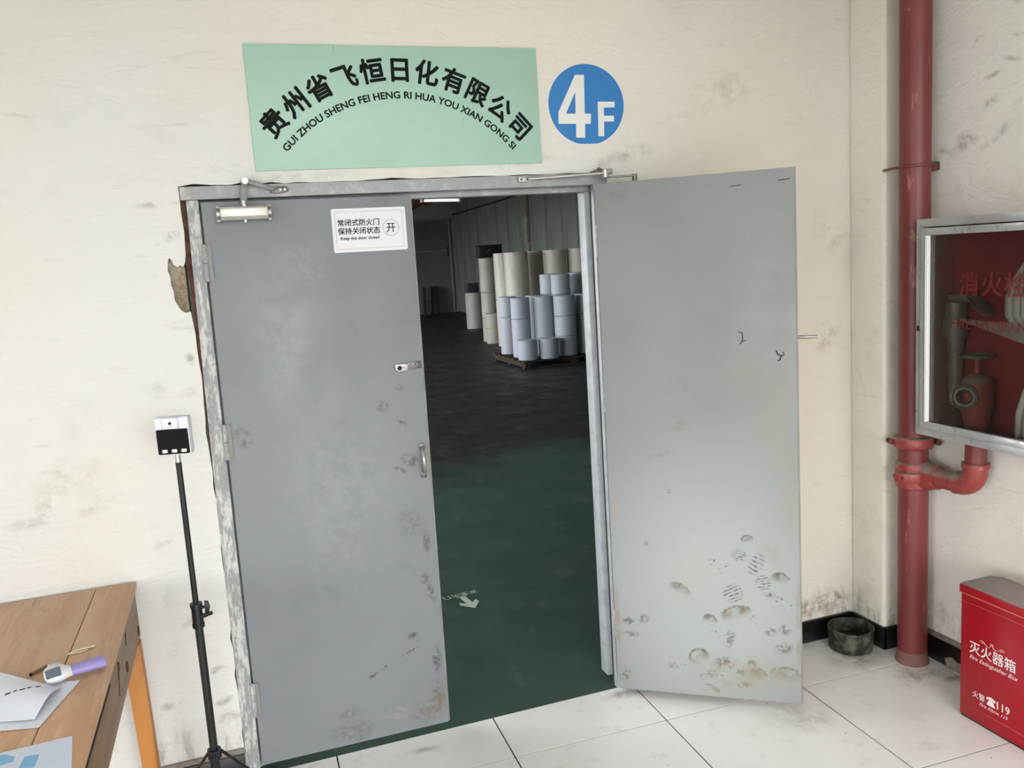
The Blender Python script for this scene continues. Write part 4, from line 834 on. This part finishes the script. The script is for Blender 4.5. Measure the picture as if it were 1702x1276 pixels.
# ------------------------------------------------------------------ hall contents: paper rolls on and beside a pallet
m_rollw = plain('white_roll_film', (166, 172, 182), 0.45, 0, 0.4, 0.25, 3, (154, 160, 170))
m_rollb = M('beige_wrapped_roll', (192, 188, 175), 0.4, 0, 0.5); m_rollb.mix(m_rollb.ramp(m_rollb.noise(4, 5, .65, vec=m_rollb.scaled((3, 3, .6))), 0.45, 0.65, 0, .7), (174, 170, 156)); m_rollb = m_rollb.m
m_rollg = plain('grey_wrapped_roll', (158, 156, 149), 0.45, 0, .4, .5, 4, (132, 130, 124))
m_core_c = plain('cardboard_core', (150, 128, 100), 0.8); m_band = plain('yellow_tape', (190, 170, 90), 0.5)
def roll(x, y, z0, z1, r, mat, label, grp):
    t = thing('paper_roll', label, 'roll', (x, y, z0), group=grp); h = z1 - z0 - 0.004
    MB().lathe([(0.04, 0), (r - .006, 0), (r, .006), (r, h - .006), (r - .006, h), (0.04, h)], 32, closed=True).build('wound_sheet', mat, t, smooth=True)
    MB().lathe([(0.036, .002), (0.0398, .002), (0.0398, h - .002), (0.036, h - .002)], 16, closed=True).build('core_tube', m_core_c, t, smooth=True)
    return t
GP, GB = 'white rolls stacked on the pallet', 'beige wrapped rolls behind the pallet'
PZ = 0.125
def stack(x, y, r, zs, mat, labels, grp):
    for i in range(len(zs) - 1): roll(x, y, zs[i], zs[i+1], r, mat, labels[i], grp)
L3 = [PZ, PZ + .32, PZ + .64, PZ + .96]
stack(4.585, 9.66, .155, L3[:2], m_rollw, ['single short white roll at the front left of the pallet'], GP)
stack(4.918, 9.60, .155, L3[:2], m_rollw, ['single short white roll second along the pallet front'], GP)
stack(4.665, 10.12, .155, [PZ, PZ + .62, PZ + .96], m_rollw, ['lower white roll of the stack behind the front left short roll', 'top white roll of the stack behind the front left short roll'], GP)
stack(4.650, 10.70, .150, [PZ, PZ + .62, PZ + .96], m_rollw, ['lower white roll at the far left edge of the pallet', 'upper white roll at the far left edge of the pallet'], GP)
stack(5.030, 10.02, .165, [PZ, PZ + .96], m_rollw, ['tall smooth white roll rising behind the second short roll'], GP)
stack(5.060, 10.50, .150, [PZ, PZ + .96], m_rollw, ['tall white roll wedged in the middle rear of the pallet'], GP)
stack(5.286, 9.76, .172, L3, m_rollw, ['bottom white roll of the three-high stack near the door jamb', 'middle white roll of the three-high stack near the door jamb', 'top white roll of the three-high stack near the door jamb'], GP)
stack(5.680, 9.85, .165, [PZ, PZ + .64, PZ + .96], m_rollw, ['lower white roll beside the jamb, right of three-high stack', 'upper white roll beside the jamb, right of three-high stack'], GP)
stack(5.420, 10.20, .155, [PZ, PZ + .96, PZ + 1.29], m_rollw, ['rear white roll carrying the topmost short roll', 'topmost short white roll above the pallet stacks'], GP)
stack(5.385, 10.62, .155, [PZ, PZ + .96, PZ + 1.29], m_rollw, ['rear white roll under the left topmost roll', 'short white top roll just behind the topmost one'], GP)
stack(5.853, 10.50, .158, [PZ, PZ + .96, PZ + 1.29], m_rollw, ['rear right white roll on the pallet', 'shaded short top roll next to the door jamb'], GP)
stack(5.442, 13.1, .20, [0, .91, 1.82], m_rollb, ['lower beige roll at the left rear of the beige row', 'upper beige roll at the left rear of the beige row'], GB)
stack(5.503, 12.55, .23, [0, .91, 1.82], m_rollb, ['lower beige roll of the broad left column', 'upper beige roll of the broad left column with glossy wrap'], GB)
stack(6.02, 12.95, .21, [0, .91, 1.82], m_rollb, ['lower beige roll of the recessed middle column', 'upper beige roll of the recessed middle column'], GB)
stack(6.235, 12.4, .225, [0, .91, 1.82], m_rollb, ['lower beige roll of the right centre column', 'upper beige roll of the right centre column'], GB)
stack(6.706, 12.3, .237, [0, .91, 1.82], m_rollb, ['lower beige roll beside the door jamb', 'upper beige roll beside the door jamb'], GB)
stack(5.483, 14.3, .180, [0, .50, 1.03, 1.74], m_rollg, ['bottom grey roll of the tall column under the black crate', 'middle grey roll of the tall column under the black crate', 'top grey roll carrying the black crate'], GB)
r1 = roll(5.389, 13.8, 0, .31, .173, m_rollg, 'low roll with yellow tape, bottom one left of the pallet', GB)
MB().lathe([(.174, .288), (.1755, .288), (.1755, .306), (.174, .306)], 32, closed=True).build('tape_band', m_band, r1, smooth=True)
roll(5.389, 13.8, 0.31, .62, .173, m_rollg, 'low roll standing on the yellow taped roll', GB)
roll(6.176, 17.8, 0, .90, .215, m_rollg, 'lone grey roll at the far left of the rolls', GB)
m_palw = plain('pallet_wood', (54, 45, 37), 0.85, 0, .3, .6, 10, (36, 30, 25))
pal = thing('pallet', 'low wooden pallet under the white rolls', 'pallet', (4.44, 9.47, 0))
for k in range(7): MB().box(0, 1.75, k*.235, k*.235 + .10, .100, .122).build('deck_board', m_palw, pal)
for k in range(3): MB().box(k*.80 + .02, k*.80 + .12, 0, 1.51, .022, .0995).build('stringer', m_palw, pal)
for k in range(3): MB().box(0, 1.75, k*.70, k*.70 + .10, 0, .0215).build('bottom_board', m_palw, pal)
m_crate = plain('black_crate', (14, 16, 15), 0.6)
bxk = thing('crate', 'black crate lying on top of the tall grey column', 'crate', (5.52, 14.25, 1.7405))
MB().box(-.25, .25, -.12, .12, 0, .25).build('crate_body', m_crate, bxk, bevel=0.008)
MB().box(-.26, .26, -.13, .13, .25, .262).build('crate_rim', m_crate, bxk, bevel=0.003)
lettering('crate_mark', text_geo("77", 0.09, 0.0, 0.3), plane_fn((-0.04, -0.1208, .11), (1, 0, 0), (0, 0, 1)), plain('chalk_mark', (120, 126, 122), 0.7), bxk)
bx2 = thing('carton', 'small dark carton on the lone grey roll', 'carton', (6.15, 17.85, .9005), (0, 0, 0.1))
MB().box(-.15, .15, -.12, .12, 0, .23).build('carton_body', plain('dark_carton', (58, 58, 60), 0.7, 0, .3, .6, 8, (30, 30, 32)), bx2, bevel=0.004)
MB().box(-.12, .12, -.1205, -.12, .14, .16).build('carton_tape', m_crate, bx2)
for k, (x, tilt, colr, lab) in enumerate(((6.42, .10, (44, 42, 40), 'dark board leaning leftmost against the far hall door'), (6.58, .13, (70, 66, 58), 'paler narrow board leaning between two dark boards'), (6.80, .08, (26, 26, 26), 'wide black board leaning rightmost against the far hall door'))):
    lb = thing('leaning_board', lab, 'board', (x, 24.2 + .06*k, 0), (-.28, tilt, 0), group='boards leaning in the hall')
    MB().box(-.06 - .08*(k == 2), .06 + .08*(k == 2), 0, .03, 0.02, .95).build('plank', plain('leaning_board_paint', colr, .7), lb, bevel=.004)
    MB().box(-.06 - .08*(k == 2), .06 + .08*(k == 2), -.012, -.0005, .42, .50).build('cleat', plain('cleat_paint', tuple(int(c*.8) for c in colr), .7), lb)
# far door and lamp
fd = thing('door_3', 'tall grey panelled door in the far hall wall', kind='structure')
m_fd = plain('far_door_paint', (92, 96, 97), 0.5, 0, .4, .4, 1.5, (76, 80, 82)); m_fdf = plain('far_door_frame', (122, 126, 124), 0.5)
MB().box(5.2, 7.55, WY1 - .05, WY1 - .005, 0.02, 2.04).build('door_panel', m_fd, fd); MB().box(5.2, 7.55, WY1 - .05, WY1 - .005, 2.06, 3.02).build('door_panel', m_fd, fd)
MB().box(7.56, 7.64, WY1 - .08, WY1 - .003, 0, 3.11).build('door_frame', m_fdf, fd); MB().box(5.1, 7.56, WY1 - .08, WY1 - .003, 3.03, 3.11).build('door_frame', m_fdf, fd)
MB().box(7.50, 7.545, WY1 - .08, WY1 - .0505, 1.85, 2.15).build('door_handle', m_blk, fd)
cbm = thing('wall_cable', 'black cable running along the panelled hall wall', 'cable')
MB().tube([(WX1 - .035, 24.9, 3.20), (WX1 - .035, 20, 3.27), (WX1 - .06, 18.2, 3.30), (WX1 - .145, 17.8, 3.30), (WX1 - .06, 17.4, 3.31), (WX1 - .035, 12, 3.38)], 0.022, 8).build('cable_run', m_blk, cbm, smooth=True)
m_tube = bpy.data.materials.new('lit_tube'); m_tube.use_nodes = True
e_ = m_tube.node_tree.nodes['Principled BSDF']; e_.inputs['Emission Color'].default_value = (1, .97, .98, 1); e_.inputs['Emission Strength'].default_value = 0.9
lp = thing('fluorescent_lamp', 'white fluorescent lamp hanging under the hall ceiling', 'lamp', (4.82, 15.0, 3.0), (0, 0, math.radians(19)))
MB().box(-.55, .42, -.05, .05, .03, .085).build('housing', plain('lamp_housing', (200, 200, 198), .5), lp, bevel=.004)
MB().tube([(-.53, 0, 0), (.38, 0, 0)], .028, 12).build('tube', m_tube, lp, smooth=True)
for xx in (-.55, .40): MB().box(xx, xx + .05, -.04, .04, -.035, .03).build('lamp_holder', m_white, lp, bevel=.003)
for xx in (-.4, .3): MB().tube([(xx, 0, .085), (xx, 0, WZ - 3.0)], .008, 6).build('hanger', m_dark_steel, lp, smooth=True)
sb = thing('steel_brace', 'rusty diagonal roof brace above the far hall door', 'brace')
MB().tube([(3.6, 15.5, 2.55), (4.55, 15.8, 3.02)], .035, 8).build('brace_bar', m_ruststeel, sb, smooth=True); MB().tube([(3.6, 15.5, 2.70), (4.4, 15.75, 3.12)], .025, 8).build('brace_bar', m_cast, sb, smooth=True)
MB().box(4.3, 4.75, 15.6, 15.9, 2.98, 3.2).build('gusset', m_ruststeel, sb); MB().tube([(4.55, 15.75, 3.1), (4.55, 15.75, WZ)], .03, 8).build('hanger', m_ruststeel, sb, smooth=True)
